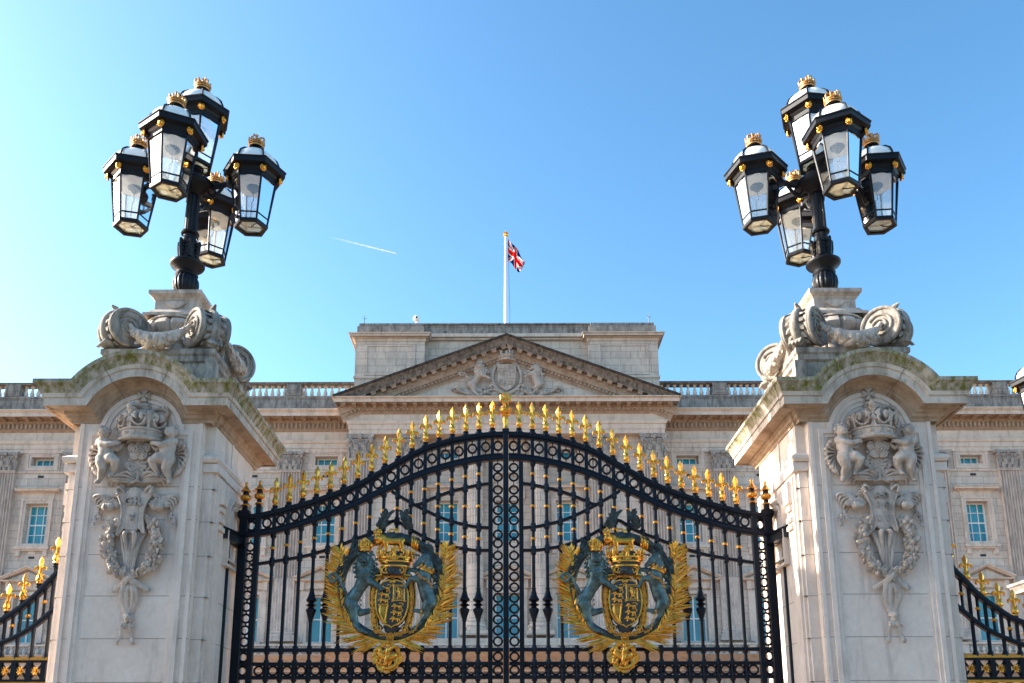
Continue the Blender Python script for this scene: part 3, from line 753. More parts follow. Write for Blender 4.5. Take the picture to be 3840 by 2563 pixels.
# ------------------------------------------------------------------ centre block
YE=-1.55
ZE=dict(a=zp(995,YE),b=zp(966,YE),c=zp(951,YE),d=zp(936,YE-.3),e=zp(923,YE-.6),f=zp(914,YE-.8),g=zp(907.5,YE-.95),h=zp(907.5,YE-.95)+.04)
ops=[(-.66,.66,S0-.02,S1-.02),(-.72,.72,F0,F1)]+[(s*3.55-hw,s*3.55+hw,a,b) for s in (-1,1) for hw,a,b in ((.68,A0+.25,A1+.25),(.66,S0-.02,S1-.02),(.72,F0,F1))]
m=MB(); wall_open(m,-5.,5.,6.,ZE['a']+.3,ops,-.5,.62)
for s in (-1,1):
    x0,x1=sorted((s*5.0,s*9.35)); m.box(x0,x1,-1.1,.3,0,ZE['a']+.3)
    # relief panel between the end pilasters
    xc=s*7.1; zc=zp(1103,-1.1)
    frame2(m,xc-.75,xc+.75,zc-.55,zc+.55,.12,-1.17,-1.1)
m.box(-5,5,.13,.3,6.,ZE['a']+.3)
m.build('centre_wall',M_pal,PAL)
for s in (-1,1):
    m=MB(); xc=s*7.1; zc=zp(1103,-1.1); r=random.Random(8)
    m.tube([(xc+.62*cos(a),-1.14,zc+.15-.5*sin(a)) for a in [pi*k/14 for k in range(15)]],[.06+.09*sin(pi*k/14) for k in range(15)],n=8)
    for i in range(34):
        a=r.uniform(.1,pi-.1); rr=.05+.08*sin(a); m.ell((xc+.62*cos(a)+r.uniform(-rr,rr),-1.22,zc+.15-.5*sin(a)+r.uniform(-rr,rr)),(.07,.05,.06),6,5)
    m.torus((xc,-1.14,zc+.30),.16,.045,'y',16,6)
    for k in range(-2,3): m.leaf((xc,-1.16,zc-.1),(xc+k*.2,-1.2,zc-.42+abs(k)*.08),.07)
    m.build('carved_swag',M_palp,PAL)
# ground storey with its round-headed doorways
m=MB(); dops=[(-1.5,1.5,0,4.6),(-6.,-3.4,0,4.6),(3.4,6.,0,4.6)]
wall_open(m,-9.65,9.65,0,6.2,dops,-2.2,.9); m.box(-9.65,-9.35,-2.2,0,0,6.2); m.box(9.35,9.65,-2.2,0,0,6.2)
for k in range(12): m.box(-9.69,9.69,-2.24,-2.203,.25+.5*k,.70+.5*k) if k>9 else None
m.box(-9.7,9.7,-2.45,-2.202,5.75,6.0); m.build('ground_storey',M_pal,PAL)
# pilasters and round columns of the centre
zcb=zp(1450,-1.0); zct=zp(1051,-1.4); zca=ZE['a']-.004
P_c=make_pilaster(.60,.30,8.1,zct,zca,7)
for i,x in enumerate((-8.67,8.67,-5.56,5.56)):
    o=P_c if i==0 else copy_tree(P_c); o.location=(x,-1.1,0)
def fluted_circle(r,n,d):
    p=[]
    for i in range(n):
        for k in range(5):
            a=2*pi*(i+.12+.76*k/4)/n; rr=r-d*sin(pi*k/4); p.append((rr*cos(a),rr*sin(a)))
    return p
m=MB(); zz0=zcb+.62
for za,zb_,d in ((zz0,zz0+3.2,.012),(zz0+3.205,zct-.14,.04)):
    ls=[]
    for i in range(6):
        t=i/5; z=za+(zb_-za)*t; f=(z-zz0)/(zct-zz0); r=.515*(1-.14*f*f-.02*f)
        ls.append([(x,y,z) for x,y in fluted_circle(r,20,d)])
    m.loops(ls,True,True)
m.lathe([(.46,zct-.14),(.48,zct-.06),(.46,zct)],28); m.lathe([(.70,zcb),(.70,zcb+.2),(.72,zcb+.21),(.74,zcb+.3),(.68,zcb+.38),(.60,zcb+.42),(.58,zcb+.48),(.63,zcb+.55),(.56,zcb+.6),(.52,zcb+.62)],28)
m.box(-.78,.78,-.78,.78,zcb-.25,zcb-.002)
Cc=m.build('column',M_pal,PAL,ang=50)
cm=capital_mesh(.46,.0,zca-zct,True); cm.build('capital',M_cap,Cc,loc=(0,0,zct))
for i,x in enumerate((-1.88,1.88)):
    o=Cc if i==0 else copy_tree(Cc); o.location=(x,-.98,0)
m=MB(); m.box(-9.6,9.6,-2.6,.1,6.6,7.0); m.box(-9.35,9.35,-1.9,0,7.0,8.0); m.build('loggia_floor',M_palp,PAL)
# arched head and carving over the middle window
m=MB(); zc=zp(1105,-.6)
m.torus((0,-.62,zc-.35),.95,.10,'y',20,6,0,pi); m.box(-1.05,-.85,-.66,-.5,zc-1.1,zc-.36); m.box(.85,1.05,-.66,-.5,zc-1.1,zc-.36)
for k in range(9):
    a=pi*(k+.5)/9; m.leaf((0,-.6,zc-.35),(.75*cos(a),-.68,zc-.35+.75*sin(a)),.10)
m.build('carved_shell',M_palp,PAL)
# entablature, pediment
m=MB(); entablature(m,-9.35,9.35,YE,ZE,.92,(True,True),.60,1.3); m.cm=0; m.box(-9.3,9.3,YE+.05,.3,ZE['a']+.01,ZE['h']-.01)
m.build('centre_cornice',[M_palp,M_brown],PAL,ang=30)
zl=ZE['h']; yr=YE-.95
xe=10.22; zap=zp(765,yr); 
zb_=zl+.03
m=MB(); m.prism([(-9.6,zl+.01),(9.6,zl+.01),(0,zap-.55)],YE-.02,.6); m.build('tympanum',M_pal,PAL)
slope=(zap-zb_)/xe
def rake(prof,mat,name):
    m=MB()
    m.mould([(-xe,zb_),(0,zap),(xe,zb_)],prof,lambda a,b,o:(a,-o,b)); return m.build(name,mat,PAL,ang=30)
y0=-YE
rake([(-.12,-.6),(-.12,y0+.95),(0,y0+.99),(0.03,-.6)],M_black_st,'rake_capping')
rake([(-1.42,y0-.3),(-1.42,y0+.05),(-1.385,y0+.07),(-1.385,y0-.3)],M_palp,'rake_fillet')
rake([(-.52,y0-.3),(-.52,y0+.62),(-.40,y0+.66),(-.36,y0+.70),(-.25,y0+.74),(-.125,y0+.90),(-.125,y0-.3)],M_rake,'rake_cornice')
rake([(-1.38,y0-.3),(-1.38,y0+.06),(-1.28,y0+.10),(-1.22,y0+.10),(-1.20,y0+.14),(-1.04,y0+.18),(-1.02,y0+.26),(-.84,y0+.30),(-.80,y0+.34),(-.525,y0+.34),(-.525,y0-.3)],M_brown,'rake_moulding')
mo=MB(); mo.box(-.14,.14,YE-.62,YE-.3,-.72,-.56); mo.box(-.17,.17,YE-.66,YE-.3,-.575,-.522); MO=None; de=MB()
m=MB(); ca=cos(atan2(zap-zb_,xe)); sa=sin(atan2(zap-zb_,xe)); Lr=sqrt(xe*xe+(zap-zb_)**2)
for s in (-1,1):
    n=17
    for i in range(n):
        t=(i+.6)/n*.985; cxx=s*xe*(1-t); czz=zb_+(zap-zb_)*t
        if MO is None: MO=mo.build('modillion',M_brown,PAL); o=MO
        else: o=inst(MO,parent=PAL)
        o.location=(cxx,0,czz); o.rotation_euler=(0,s*atan2(zap-zb_,xe),0)
    n=44
    for i in range(n):
        t=(i+.5)/n*.93+.03; cxx=s*xe*(1-t); czz=zb_+(zap-zb_)*t
        m.M=Matrix.Translation((cxx,0,czz))@Matrix.Rotation(s*atan2(zap-zb_,xe),4,'Y'); m.ell((0,YE-.22,-1.12),(.085,.07,.085),6,5)
m.build('egg_and_dart',M_brown,PAL)
# the arms carved in the pediment
zc=zp(868,YE-.2); SK=.0030
ARM=MB(); ARM.box(-.02,.02,.1,.2,-.02,.02)
AR=ARM.build('coat_of_arms',M_arms,PAL,loc=(0,YE-.02,zc))
T=Matrix.Scale(SK,4)
def pedfig(fn,name,dx,dz,kx=1.,vox=.035,k=1.):
    m=MB(); m.M=Matrix.Translation((dx,0,dz))@Matrix.Diagonal((SK*kx*k,SK*1.3*k,SK*k*.97,1)); fn(m); return m.sculpt(name,M_arms,AR,vox,2)
pedfig(lambda m:(lion_body(m),lion_mane(m),lion_fringe(m),limb(m,[(405,470,60,30),(425,400,70,55),(425,385,70,50)])),'lion',-.75,.05,1.36)
pedfig(lambda m:(unicorn_body(m),unicorn_mane(m),horn(m)),'unicorn',.50,.05,1.36)
m=MB(); m.ell((0,.0,.10),(.80,.12,1.08),32,10); m.torus((0,-.10,.10),.94,.115,'y',40,8,sq=(.92,1.13)); m.build('garter',M_arms,AR)
m=MB()
sh=[(-.56,.78),(.56,.78),(.56,-.2),(.50,-.5),(.3,-.78),(0,-.95),(-.3,-.78),(-.5,-.5),(-.56,-.2)]
m.prism([(x,z+.12) for x,z in sh],-.26,0,.04); m.box(-.015,.015,-.275,-.26,-.7,.88); m.box(-.54,.54,-.275,-.26,.14,.17)
r=random.Random(1)
for cx,cz in ((-.28,.6),(-.28,.42),(-.28,.27),(.28,-.02),(.26,-.2),(.22,-.38)):
    for k in range(6): m.ell((cx-.2+.08*k,-.27,cz+r.uniform(-.04,.04)),(.06,.04,.045),6,5)
m.torus((.28,-.27,.5),.17,.03,'y',12,6,sq=(.8,1)); m.tube([(-.38,-.27,-.1),(-.4,-.28,-.4),(-.22,-.28,-.5),(-.15,-.28,-.05)],.03,n=6)
m.build('shield',M_arms,AR)
m=MB(); m.M=Matrix.Translation((0,-.05,1.10))@Matrix.Scale(SK,4); crown_small(m,640,720,10,185,270); m.build('crown',M_arms,AR)
m=MB()
for s in (-1,1):
    P=spline([(s*.15,-.12,-1.05),(s*.7,-.25,-.78),(s*1.3,-.2,-.98),(s*1.75,-.2,-1.18),(s*2.2,-.22,-1.05),(s*2.75,-.15,-.85),(s*3.0,-.2,-.62),(s*3.3,-.12,-.72)],6)
    m.tube(P,[.16+.06*sin(i*.6) for i in range(len(P))],n=8,flat=.6)
    P=spline([(s*.05,-.1,-1.10),(s*.6,-.15,-1.22),(s*1.2,-.15,-1.20),(s*1.6,-.1,-1.0)],6); m.tube(P,.12,n=8)
    for i in range(26):
        x=s*random.uniform(.5,2.6); m.leaf((x,-.1,-1.1),(x+random.uniform(-.25,.25),-.25,-.75+random.uniform(-.1,.15)),.09)
    for i in range(12): m.ell((s*random.uniform(.5,2.4),-.18,random.uniform(-1.1,-.8)),(.14,.12,.11),7,5)
    m.torus((s*.5,-.2,-.95),.2,.05,'y',16,6,sq=(1.5,.8)); m.torus((s*3.0,-.15,-.68),.16,.05,'y',14,6)
    m.tube(spline([(s*.6,-.1,-.9),(s*.75,-.2,-.5),(s*.95,-.2,-.45),(s*1.0,-.2,-.6)],5),.06,n=7)
m.build('motto_scroll',M_arms,AR)
m=MB(); 
for k in range(9): a=pi*k/8; m.ell((.28*cos(a),-.12,1.62+.16*sin(a)),(.11,.12,.10),7,6)
m.ell((0,-.12,1.72),(.16,.14,.2),8,6); m.tube([(.55,-.1,1.45),(.2,-.15,1.62)],.05,n=6); m.build('crest_lion',M_black_st,AR)
# --- attic behind the pediment
ya,ym=-.8,-.25
m=MB(); zab=zp(880,ya)
za1=zp(775,ya-.2); za2=zp(761.5,ya-.4); za3=zp(740.5,ya+.1)
def block(m,md,x0,x1,y,zc0,zc1,zt,step):
    m.box(x0,x1,y,4.,20.9,zc0)
    m.mould([(x0,4.),(x0,y),(x1,y),(x1,4.)],[(0,zc0-.16),(-.05,zc0-.14),(-.05,zc0),(-.12,zc0+.05),(-.30,zc0+.09),(-.32,zc0+.22),(-.40,zc1-.06),(-.40,zc1),(.3,zc1+.02)],lambda a,b,o:(a,b,o),caps=False)
    md.box(x0+.06,x1-.06,y+.05,3.9,zc1-.05,zc1+(zt-zc1)*.72); md.box(x0+.16,x1-.16,y+.15,3.8,zc1+(zt-zc1)*.722,zt)
md=MB()
for s in (-1,1):
    x0,x1=sorted((s*5.03,s*9.28)); block(m,md,x0,x1,ya,za1,za2,za3,1)
    frame2(m,x0+.75,x1-.75,zp(855,ya),zp(795,ya),.16,ya-.05,ya)
    m.box(x0-.06,x1+.06,ya-.06,3.9,zp(868,ya),zp(863,ya)); 
m.box(-5.2,5.2,ym,4.,20.9,zp(776,ym))
m.box(-5.03,5.03,ym-.15,ym,zp(782,ym),zp(778,ym)); m.box(-5.03,5.03,ym-.3,ym,zp(777.5,ym),zp(770,ym))
md.box(-5.2,5.2,ym-.1,3.88,zp(770,ym)+.003,zp(748,ym)); md.box(-5.24,5.24,ym-.2,3.78,zp(748,ym)+.003,zp(745,ym))
m.box(-9.3,9.3,4.0,9.,15,zp(748,ym)-.1)
m.build('attic',M_pal,PAL); md.build('attic_coping',M_pald,PAL)
# small dark vents under the attic storey
m=MB(); m.box(-.17,.17,-.02,.01,-.06,.08); VT=m.build('vent',M_blk,PAL,loc=(wing_x[0],0,zp(1092,0)))
for s in (-1,1):
    for x in wing_x:
        if not(s==1 and x==wing_x[0]): inst(VT,parent=PAL,loc=(s*x,0,zp(1092,0)))
        inst(VT,parent=PAL,loc=(s*x,0,13.06))
# --- things on the roof
yf=2.2
x,zt=at(1164,544,YP+yf); zb=zp(748,ym)
fp=thing('flagpole','tall white flagpole with a gilded crown finial standing on the palace roof','flagpole',(x,YP+yf,zb-.5))
m=MB(); H=zt-zb+.5; m.lathe([(.125,0),(.12,H*.4),(.09,H*.95),(.085,H)],16); m.build('pole',M_pole,fp)
m=MB(); m.lathe([(.10,H),(.17,H+.04),(.20,H+.14),(.15,H+.2),(.19,H+.25),(.09,H+.33),(.03,H+.38),(.03,H+.46)],12,lobes=6,lamp=.15); m.build('finial',M_golddull,fp)
m=MB(); m.tube([(.17,-.05,H-.3),(.2,-.05,H*.6),(.26,-.05,H*.3),(.22,-.05,.3)],.012,n=5); m.build('halyard',M_blk,fp)
fx=x+.14
def flag_col(u,v):
    """the national flag: u along the fly, v down the hoist, 2:1"""
    X=u*60-30; Y=15-v*30
    if abs(X)<3.6 or abs(Y)<3.6: return 0
    if abs(X)<5.4 or abs(Y)<5.4: return 1
    d1=(Y*2-X)/sqrt(5); d2=(Y*2+X)/sqrt(5)   # the two diagonals
    if abs(d1)<3 and abs(d1)<=abs(d2):
        k=d1 if X>0 else -d1
        return 0 if -2<k<0 else 1
    if abs(d2)<3:
        k=d2 if X<0 else -d2
        return 0 if -2<k<0 else 1
    return 2
zt1=at(1164,(840+215*.2551)/1.6347,YP+yf)[1]; zt2=at(1164,(840+545*.2551)/1.6347,YP+yf)[1]; hh=zt1-zt2
m=MB(); nu,nv=120,60
def fpnt(u,v):
    w=.16*sin(u*9+v*2.5)*min(1,u*3)+.08*sin(u*17-v*5)*u
    gx=1.08*(u**.92)*(1-.16*v)+.06*sin(u*8+v*3)*u; gz=-hh*v*(1-.08*u)-(1.62*u**1.05+.10*sin(u*7+1+v*2)*u)*(1-.28*v*u)
    return (gx,w-.25*u*v,gz)
vs=[fpnt(i/nu,j/nv) for j in range(nv+1) for i in range(nu+1)]; w_=nu+1
for j in range(nv):
    for i in range(nu):
        m.f.append([j*w_+i,(j+1)*w_+i,(j+1)*w_+i+1,j*w_+i+1]); m.mi.append(flag_col((i+.5)/nu,(j+.5)/nv))
m.v=[V(p) for p in vs]
fl=m.build('flag',M_flag,None,180,loc=(fx,YP+yf,zt1),fix=False); so=fl.modifiers.new('t','SOLIDIFY'); so.thickness=.012
tag(fl,'red, white and blue crossed flag drooping from the white flagpole on the roof','flag')
for px,ptop,lab in ((839,722,'thin lightning rod above the left end block of the palace attic'),(1490.5,717,'thin lightning rod above the right end block of the palace attic')):
    x,z1=at(px,ptop,YP-.2); z0=za3
    rd=thing('lightning_rod',lab,'lightning rod',(x,YP-.2,z0-.02),'lightning rods on the roof')
    m=MB(); m.tube([(0,0,0),(0,0,z1-z0)],[.03,.012],n=6); m.build('rod',M_blk,rd)
    m=MB(); 
    for k in range(3): a=2*pi*k/3; m.tube([(0,0,(z1-z0)*.62),(.16*cos(a),.16*sin(a),(z1-z0)*.72)],.012,n=5)
    m.build('prongs',M_blk,rd)
x,z1=at(958.5,724,YP-.2)
cc=thing('roof_camera','small white dome camera on a short post above the palace attic','security camera',(x,YP-.2,za3-.02))
H=z1-za3; m=MB(); m.tube([(0,0,0),(0,0,H*.55)],.05,n=8); m.build('post',M_white,cc)
m=MB(); m.lathe([(.05,H*.5),(.2,H*.56),(.22,H*.7),(.2,H*.84),(.08,H)],14); m.build('housing',M_white,cc); m=MB(); m.ell((0,-.15,H*.72),(.09,.12,.09),10,7); m.build('lens',M_blk,cc)
# ------------------------------------------------------------------ the two great stone gate piers (local origin on the ground at the pier's axis)
GX,GY=-.022,10.13
PXC=3.948
HB,YS=.775,-.875
M_joint=stone_mat('pier_joint',(.16,.14,.12),(.2,.17,.15))
CORP=[(0,0),(.015,0),(.02,.03),(.05,.045),(.055,.075),(.075,.085),(.085,.115),(.215,.135),(.215,.118),(.235,.118),(.235,.205),(.252,.209),(.252,.232),(.262,.25),(.292,.315),(.318,.342),(.325,.345),(.325,.388),(-.05,.40)]
ZB=5.13
def make_shaft(P):
    m=MB(); m.box(-HB,HB,-HB,.66,0,ZB+.2); m.box(-.67,.67,YS,-HB+.01,0,ZB+.05)
    for k in (-1,1):
        # string course and band, side panel, guttae strips, rear mouldings
        m.cm=0
        x=k*HB
        def bx(d,y0,y1,z0,z1):
            a,b=sorted((x-k*.01,x+k*d)); m.box(a,b,y0,y1,z0,z1)
        bx(.030,-.74,.63,2.0,4.5985); 
        bx(.055,-.70,-.47,2.0,4.57); bx(.055,.30,.36,1,4.57); bx(.085,.42,.50,1,4.57); bx(.06,.55,.62,1,4.57)
        for z in (4.20,4.08,3.99): bx(.085,-.66,-.51,z,z+.05)
        bx(.10,-.67,-.50,4.28,4.52)
        for a,b,c,d,w,dp in ((-.38,.22,3.66,4.46,.05,.06),(-.31,.15,3.74,4.39,.035,.05)):
            ch=.14
            pth=[(a,c),(b,c),(b,d-ch),(b-ch,d),(a+ch,d),(a,d-ch)]
            m.mould(pth,[(0,0),(0,dp),(w*.4,dp),(w,dp*.5),(w,0)],lambda p,z,o,x=x,k=k:(x+k*(.03+o),p,z),closed=True)
        bx(.05,-.775,.66,4.60,4.70); bx(.012,-.20,-.14,4.80,5.13)
    # cap of the set-back strips at the front, seen either side of the slab
    for k in (-1,1):
        a,b=sorted((k*.671,k*.835)); m.box(a,b,-HB-.03,-HB+.3,4.603,4.697)
        m.box(*sorted((k*.672,k*.775)),-HB-.004,-HB,0,4.58)
    m.mould([(-HB,-.60),(-HB,-HB),(HB,-HB),(HB,.64)],[(0,4.702),(-.055,4.705),(-.075,4.735),(-.075,4.765),(-.02,4.80),(0,4.80)],lambda a,b,o:(a,b,o))
    # architrave frame on the slab, with shoulders and an arched head
    hd=arc(0,5.015,.43,165,15,24)
    path=[(-.545,.5),(-.545,5.02),(-.44,5.02),(-.44,5.10)]+hd+[(.44,5.10),(.44,5.02),(.545,5.02),(.545,.5)]
    m.mould(path,[(.02,0),(.02,.028),(-.028,.032),(-.032,.018),(-.07,.018),(-.075,.006),(-.10,.004),(-.10,0)],lambda a,b,o:(a,YS-o+.002,b))
    for rr,d in ((.385,.02),(.335,.012)):
        m.mould(arc(0,5.015,rr,172,8,24),[(.0,0),(0,d),(-.03,d),(-.035,0)],lambda a,b,o:(a,YS-o+.001,b))
    m.box(-.66,-.62,YS-.012,YS,0,ZB); m.box(.62,.66,YS-.012,YS,0,ZB)
    # tympanum wall under the arched hood
    m.prism([(-.6,ZB)]+arc(0,5.015,.62,175,5,18)+[(.6,ZB)],YS+.001,-.6)
    sh=m.build('shaft',M_pier,P,ang=25)
    j=MB()
    for z in (4.415,4.05,3.675,3.232,2.786,2.34,1.9,1.45,1.0):
        j.box(-.672,.672,YS-.0012,YS+.01,z-.0025,z+.0025); j.box(-HB-.032,HB+.032,-HB-.0055,HB-.01,z-.0025,z+.0025)
    j.build('joint',M_joint,sh)
def make_cornice(P):
    m=MB(); SL=((2,0,10),(3,9,14),(0,13,len(CORP)))      # bed and soffit browned by stain and painted bounce, fascia, mossy cyma
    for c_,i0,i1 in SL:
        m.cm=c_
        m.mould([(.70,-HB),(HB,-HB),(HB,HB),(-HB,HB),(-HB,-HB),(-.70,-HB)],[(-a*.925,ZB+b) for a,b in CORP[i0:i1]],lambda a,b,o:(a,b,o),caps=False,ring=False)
        for k in (-1,1):
            pl=[(-.745,-HB+.05),(-.745,YS),(-.735,YS)]
            if k>0: pl=[(-x,y) for x,y in pl][::-1]
            m.mould(pl,[(-a,ZB+b+.002) for a,b in CORP[i0:i1]],lambda a,b,o:(a,b,o),caps=False,ring=False)
    m.cm=1; m.box(-HB+.01,HB-.01,-HB+.01,HB-.01,ZB,ZB+.398)
    # hood: straight wings meeting concentric arcs; every moulding line is met where line and circle cross
    prof=[(b+.002,a) for a,b in CORP[:-1]]+[(.398,-.16)]; ls=[]
    def hood(n,i):
        r=.445+n; h=.115+n; t0=math.asin(h/r)
        if i==0: return -.735,ZB+n
        if i==43: return .735,ZB+n
        t=pi-t0-(pi-2*t0)*(i-1)/41; return r*cos(t),5.015+r*sin(t)
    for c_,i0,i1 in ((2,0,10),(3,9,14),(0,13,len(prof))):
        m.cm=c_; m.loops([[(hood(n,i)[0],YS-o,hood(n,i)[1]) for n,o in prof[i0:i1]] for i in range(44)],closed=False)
    m.cm=1; m.prism([(-.60,ZB+.3)]+arc(0,5.015,.60,160,20,20)+[(.60,ZB+.3)],YS+.03,-.5); m.cm=0
    # the segmental roof running back from the hood
    m.prism(arc(0,5.015,.83,150,30,20)+[(.6,5.3),(-.6,5.3)],-.86,-.56)
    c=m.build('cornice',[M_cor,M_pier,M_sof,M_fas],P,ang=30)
    for a in (62,118):
        j=MB(); ca,sa=cos(radians(a)),sin(radians(a))
        for (o0,n0),(o1,n1) in zip(CORP[:-2],CORP[1:-1]):
            if abs(o0-o1)+abs(n0-n1)<.012: continue
            r0,r1=.445+n0,.445+n1; w=.0035
            p=[(ca*r0-sa*w,YS-o0-.002,5.015+sa*r0+ca*w),(ca*r0+sa*w,YS-o0-.002,5.015+sa*r0-ca*w),(ca*r1+sa*w,YS-o1-.002,5.015+sa*r1-ca*w),(ca*r1-sa*w,YS-o1-.002,5.015+sa*r1+ca*w)]
            d=V((ca*-.002,0,sa*-.002)); 
            j.add([V(q_)+d for q_ in p],[(0,1,2,3)])
        j.build('joint',M_joint,c)
def make_pedestal(P):
    m=MB()
    m.box(-.66,.66,-.66,.66,5.50,5.76); m.box(-.60,.60,-.60,.60,5.76,6.0)
    for a in (-1,1):
        for b in (-1,1): m.box(*sorted((a*.56,a*.68)),*sorted((b*.56,b*.68)),5.51,5.95)
    m.mould([(-.60,-.60),(.60,-.60),(.60,.60),(-.60,.60)],[(-a,z) for a,z in ((0,5.96),(.03,5.98),(.03,6.04),(.05,6.06),(.05,6.12),(0,6.145),(-.3,6.15))],lambda a,b,o:(a,b,o),closed=True)
    m.box(-.58,.58,-.58,.58,5.96,6.14)
    m.build('plinth',M_top,P,ang=30)
    m=MB()
    m.lathe([(.30,6.14),(.24,6.28),(.25,6.38),(.31,6.43),(.40,6.51),(.425,6.58),(.40,6.64),(.35,6.655)],72,lobes=12,lamp=.10)
    m.lathe([(.34,6.655),(.40,6.66),(.40,6.68),(.36,6.70)],40)
    m.mould([(-.25,-.25),(.25,-.25),(.25,.25),(-.25,.25)],[(-a,z) for a,z in ((.1,6.70),(.10,6.735),(.06,6.75),(.03,6.80),(0,6.82),(0,6.93),(.01,6.94),(.015,6.96),(.05,6.985),(.065,7.0),(.065,7.045),(-.2,7.05))],lambda a,b,o:(a,b,o),closed=True)
    m.box(-.24,.24,-.24,.24,6.7,7.03)
    for k in range(4):
        m.M=Matrix.Rotation(k*pi/2,4,'Z'); m.prism([(-.13,6.90),(-.05,6.925),(.05,6.925),(.13,6.90),(.10,6.87),(.04,6.83),(0,6.82),(-.04,6.83),(-.10,6.87)],-.275,-.25,.008)
    m.build('lamp_pedestal',M_pierc,P,ang=35)
    # volutes: one on each diagonal, scroll eyes on both faces
    m=MB()
    R=Matrix.Rotation(pi/2,4,'X')
    m.M=Matrix.Translation((0,0,6.405))@R
    m.lathe([(.215,-.17),(.238,-.165),(.24,-.145),(.222,-.13),(.20,-.08),(.205,-.04),(.195,0),(.205,.04),(.20,.08),(.222,.13),(.24,.145),(.238,.165),(.215,.17)],40)
    for s in (-1,1):
        m.M=Matrix.Translation((0,s*.17,6.405))
        m.torus((0,0,0),.218,.022,'y',40,8)
        m.tube([((.150-.0185*t)*cos(1.9*t+.6)*s,s*(.002*t),(.150-.0185*t)*sin(1.9*t+.6)) for t in [k*.11 for k in range(66)]],[.021-.00014*k for k in range(66)],n=8,flat=.9)
        m.ell((0,0,0),(.035,.03,.035),10,7)
    m.M=Matrix.Identity(4)
    # leaf along the barrel, upturned tip and the tail running inwards
    m.tube(spline([(.05,0,6.63),(.15,0,6.585),(.215,0,6.47),(.215,0,6.33),(.16,0,6.22),(.1,0,6.15)],5),[.025+.03*sin(pi*k/25) for k in range(26)],n=10,flat=1.0,up=V((0,1,0)))
    for k in range(7):
        a=radians(70-24*k)
        for s in (-1,1): m.leaf((.215*cos(a),s*.02,6.405+.215*sin(a)),(.242*cos(a-.35),s*.115,6.405+.242*sin(a-.35)),.032,(cos(a),0,sin(a)),.5)
    m.tube([(.10,0,6.61),(.12,0,6.665),(.17,0,6.69)],[.05,.035,.012],n=8)
    m.tube(spline([(-.02,0,6.62),(-.16,0,6.60),(-.28,0,6.56),(-.38,0,6.58)],5),[.10,.10,.1,.1,.1,.09,.09,.09,.09,.08,.08,.08,.08,.07,.07,.07],n=10,flat=.5)
    v=m.build('volute',M_top,P,ang=40)
    vs=[v]+[inst(v,parent=P) for _ in range(3)]
    for k,o in enumerate(vs): a=-pi/4-k*pi/2; o.location=(.68*cos(a),.68*sin(a),0); o.rotation_euler=(0,0,a)
    # paws under the scrolls
    m=MB()
    m.tube([(-.18,0,6.17),(-.02,0,6.20),(.07,0,6.185)],[.05,.065,.055],n=10,rnd=True)
    for i in range(4):
        y=(i-1.5)*.038; m.tube([(.03,y,6.21),(.10,y*1.1,6.205),(.125,y*1.15,6.17)],[.022,.026,.02],n=8,rnd=True); m.ell((.145,y*1.15,6.16),(.012,.008,.012),6,5)
    v=m.sculpt('paw',M_top,P,.011,2)
    for k,o in enumerate([v]+[inst(v,parent=P) for _ in range(3)]): a=-pi/4-k*pi/2; o.location=(.80*cos(a),.80*sin(a),0); o.rotation_euler=(0,0,a)
    # fruit garlands hung from scroll to scroll
    m=MB(); r=random.Random(11)
    cur=[(-.345+.69*k/24,-.645-.06*sin(pi*k/24),6.42-.225*sin(pi*k/24)**.75) for k in range(25)]
    m.tube(cur,[.022+.072*sin(pi*k/24) for k in range(25)],n=10)
    for i in range(84):
        t=r.uniform(.06,.94); x,y,z=cur[int(t*24)]; w=.02+.06*sin(pi*t); a=r.uniform(-2.7,.4); s=r.uniform(.55,1.)*(.016+.034*sin(pi*t))
        m.ell((x+r.uniform(-.02,.02),y-w*abs(cos(a))*.9,z+w*sin(a)),(s,s,s),8,6)
    for i in range(34):
        t=r.uniform(.05,.95); x,y,z=cur[int(t*24)]; w=.02+.06*sin(pi*t); a=r.uniform(-2.,.9)
        p=V((x,y-w*cos(a)*.8,z+w*sin(a))); m.leaf(p,p+V((r.uniform(-.07,.07),-.03,r.uniform(-.06,.03))),.022,(0,-1,0),.5)
    g=m.build('garland',M_pierc,P,ang=60)
    for k in (1,2,3): inst(g,parent=P,rot=(0,0,k*pi/2))
def maltese(m,cx,cz,s,y0,y1):
    for k in range(4):
        a=k*pi/2; c_,s_=cos(a),sin(a)
        pl=[(.10,-.10),(.95,-.62),(1.,-.55),(.94,0),(1.,.55),(.95,.62),(.10,.10)]
        m.prism([(cx+s*(x*c_-z*s_),cz+s*(x*s_+z*c_)) for x,z in pl],y0,y1,s*.05)
    m.ell((cx,y0,cz),s*.16,8,6)
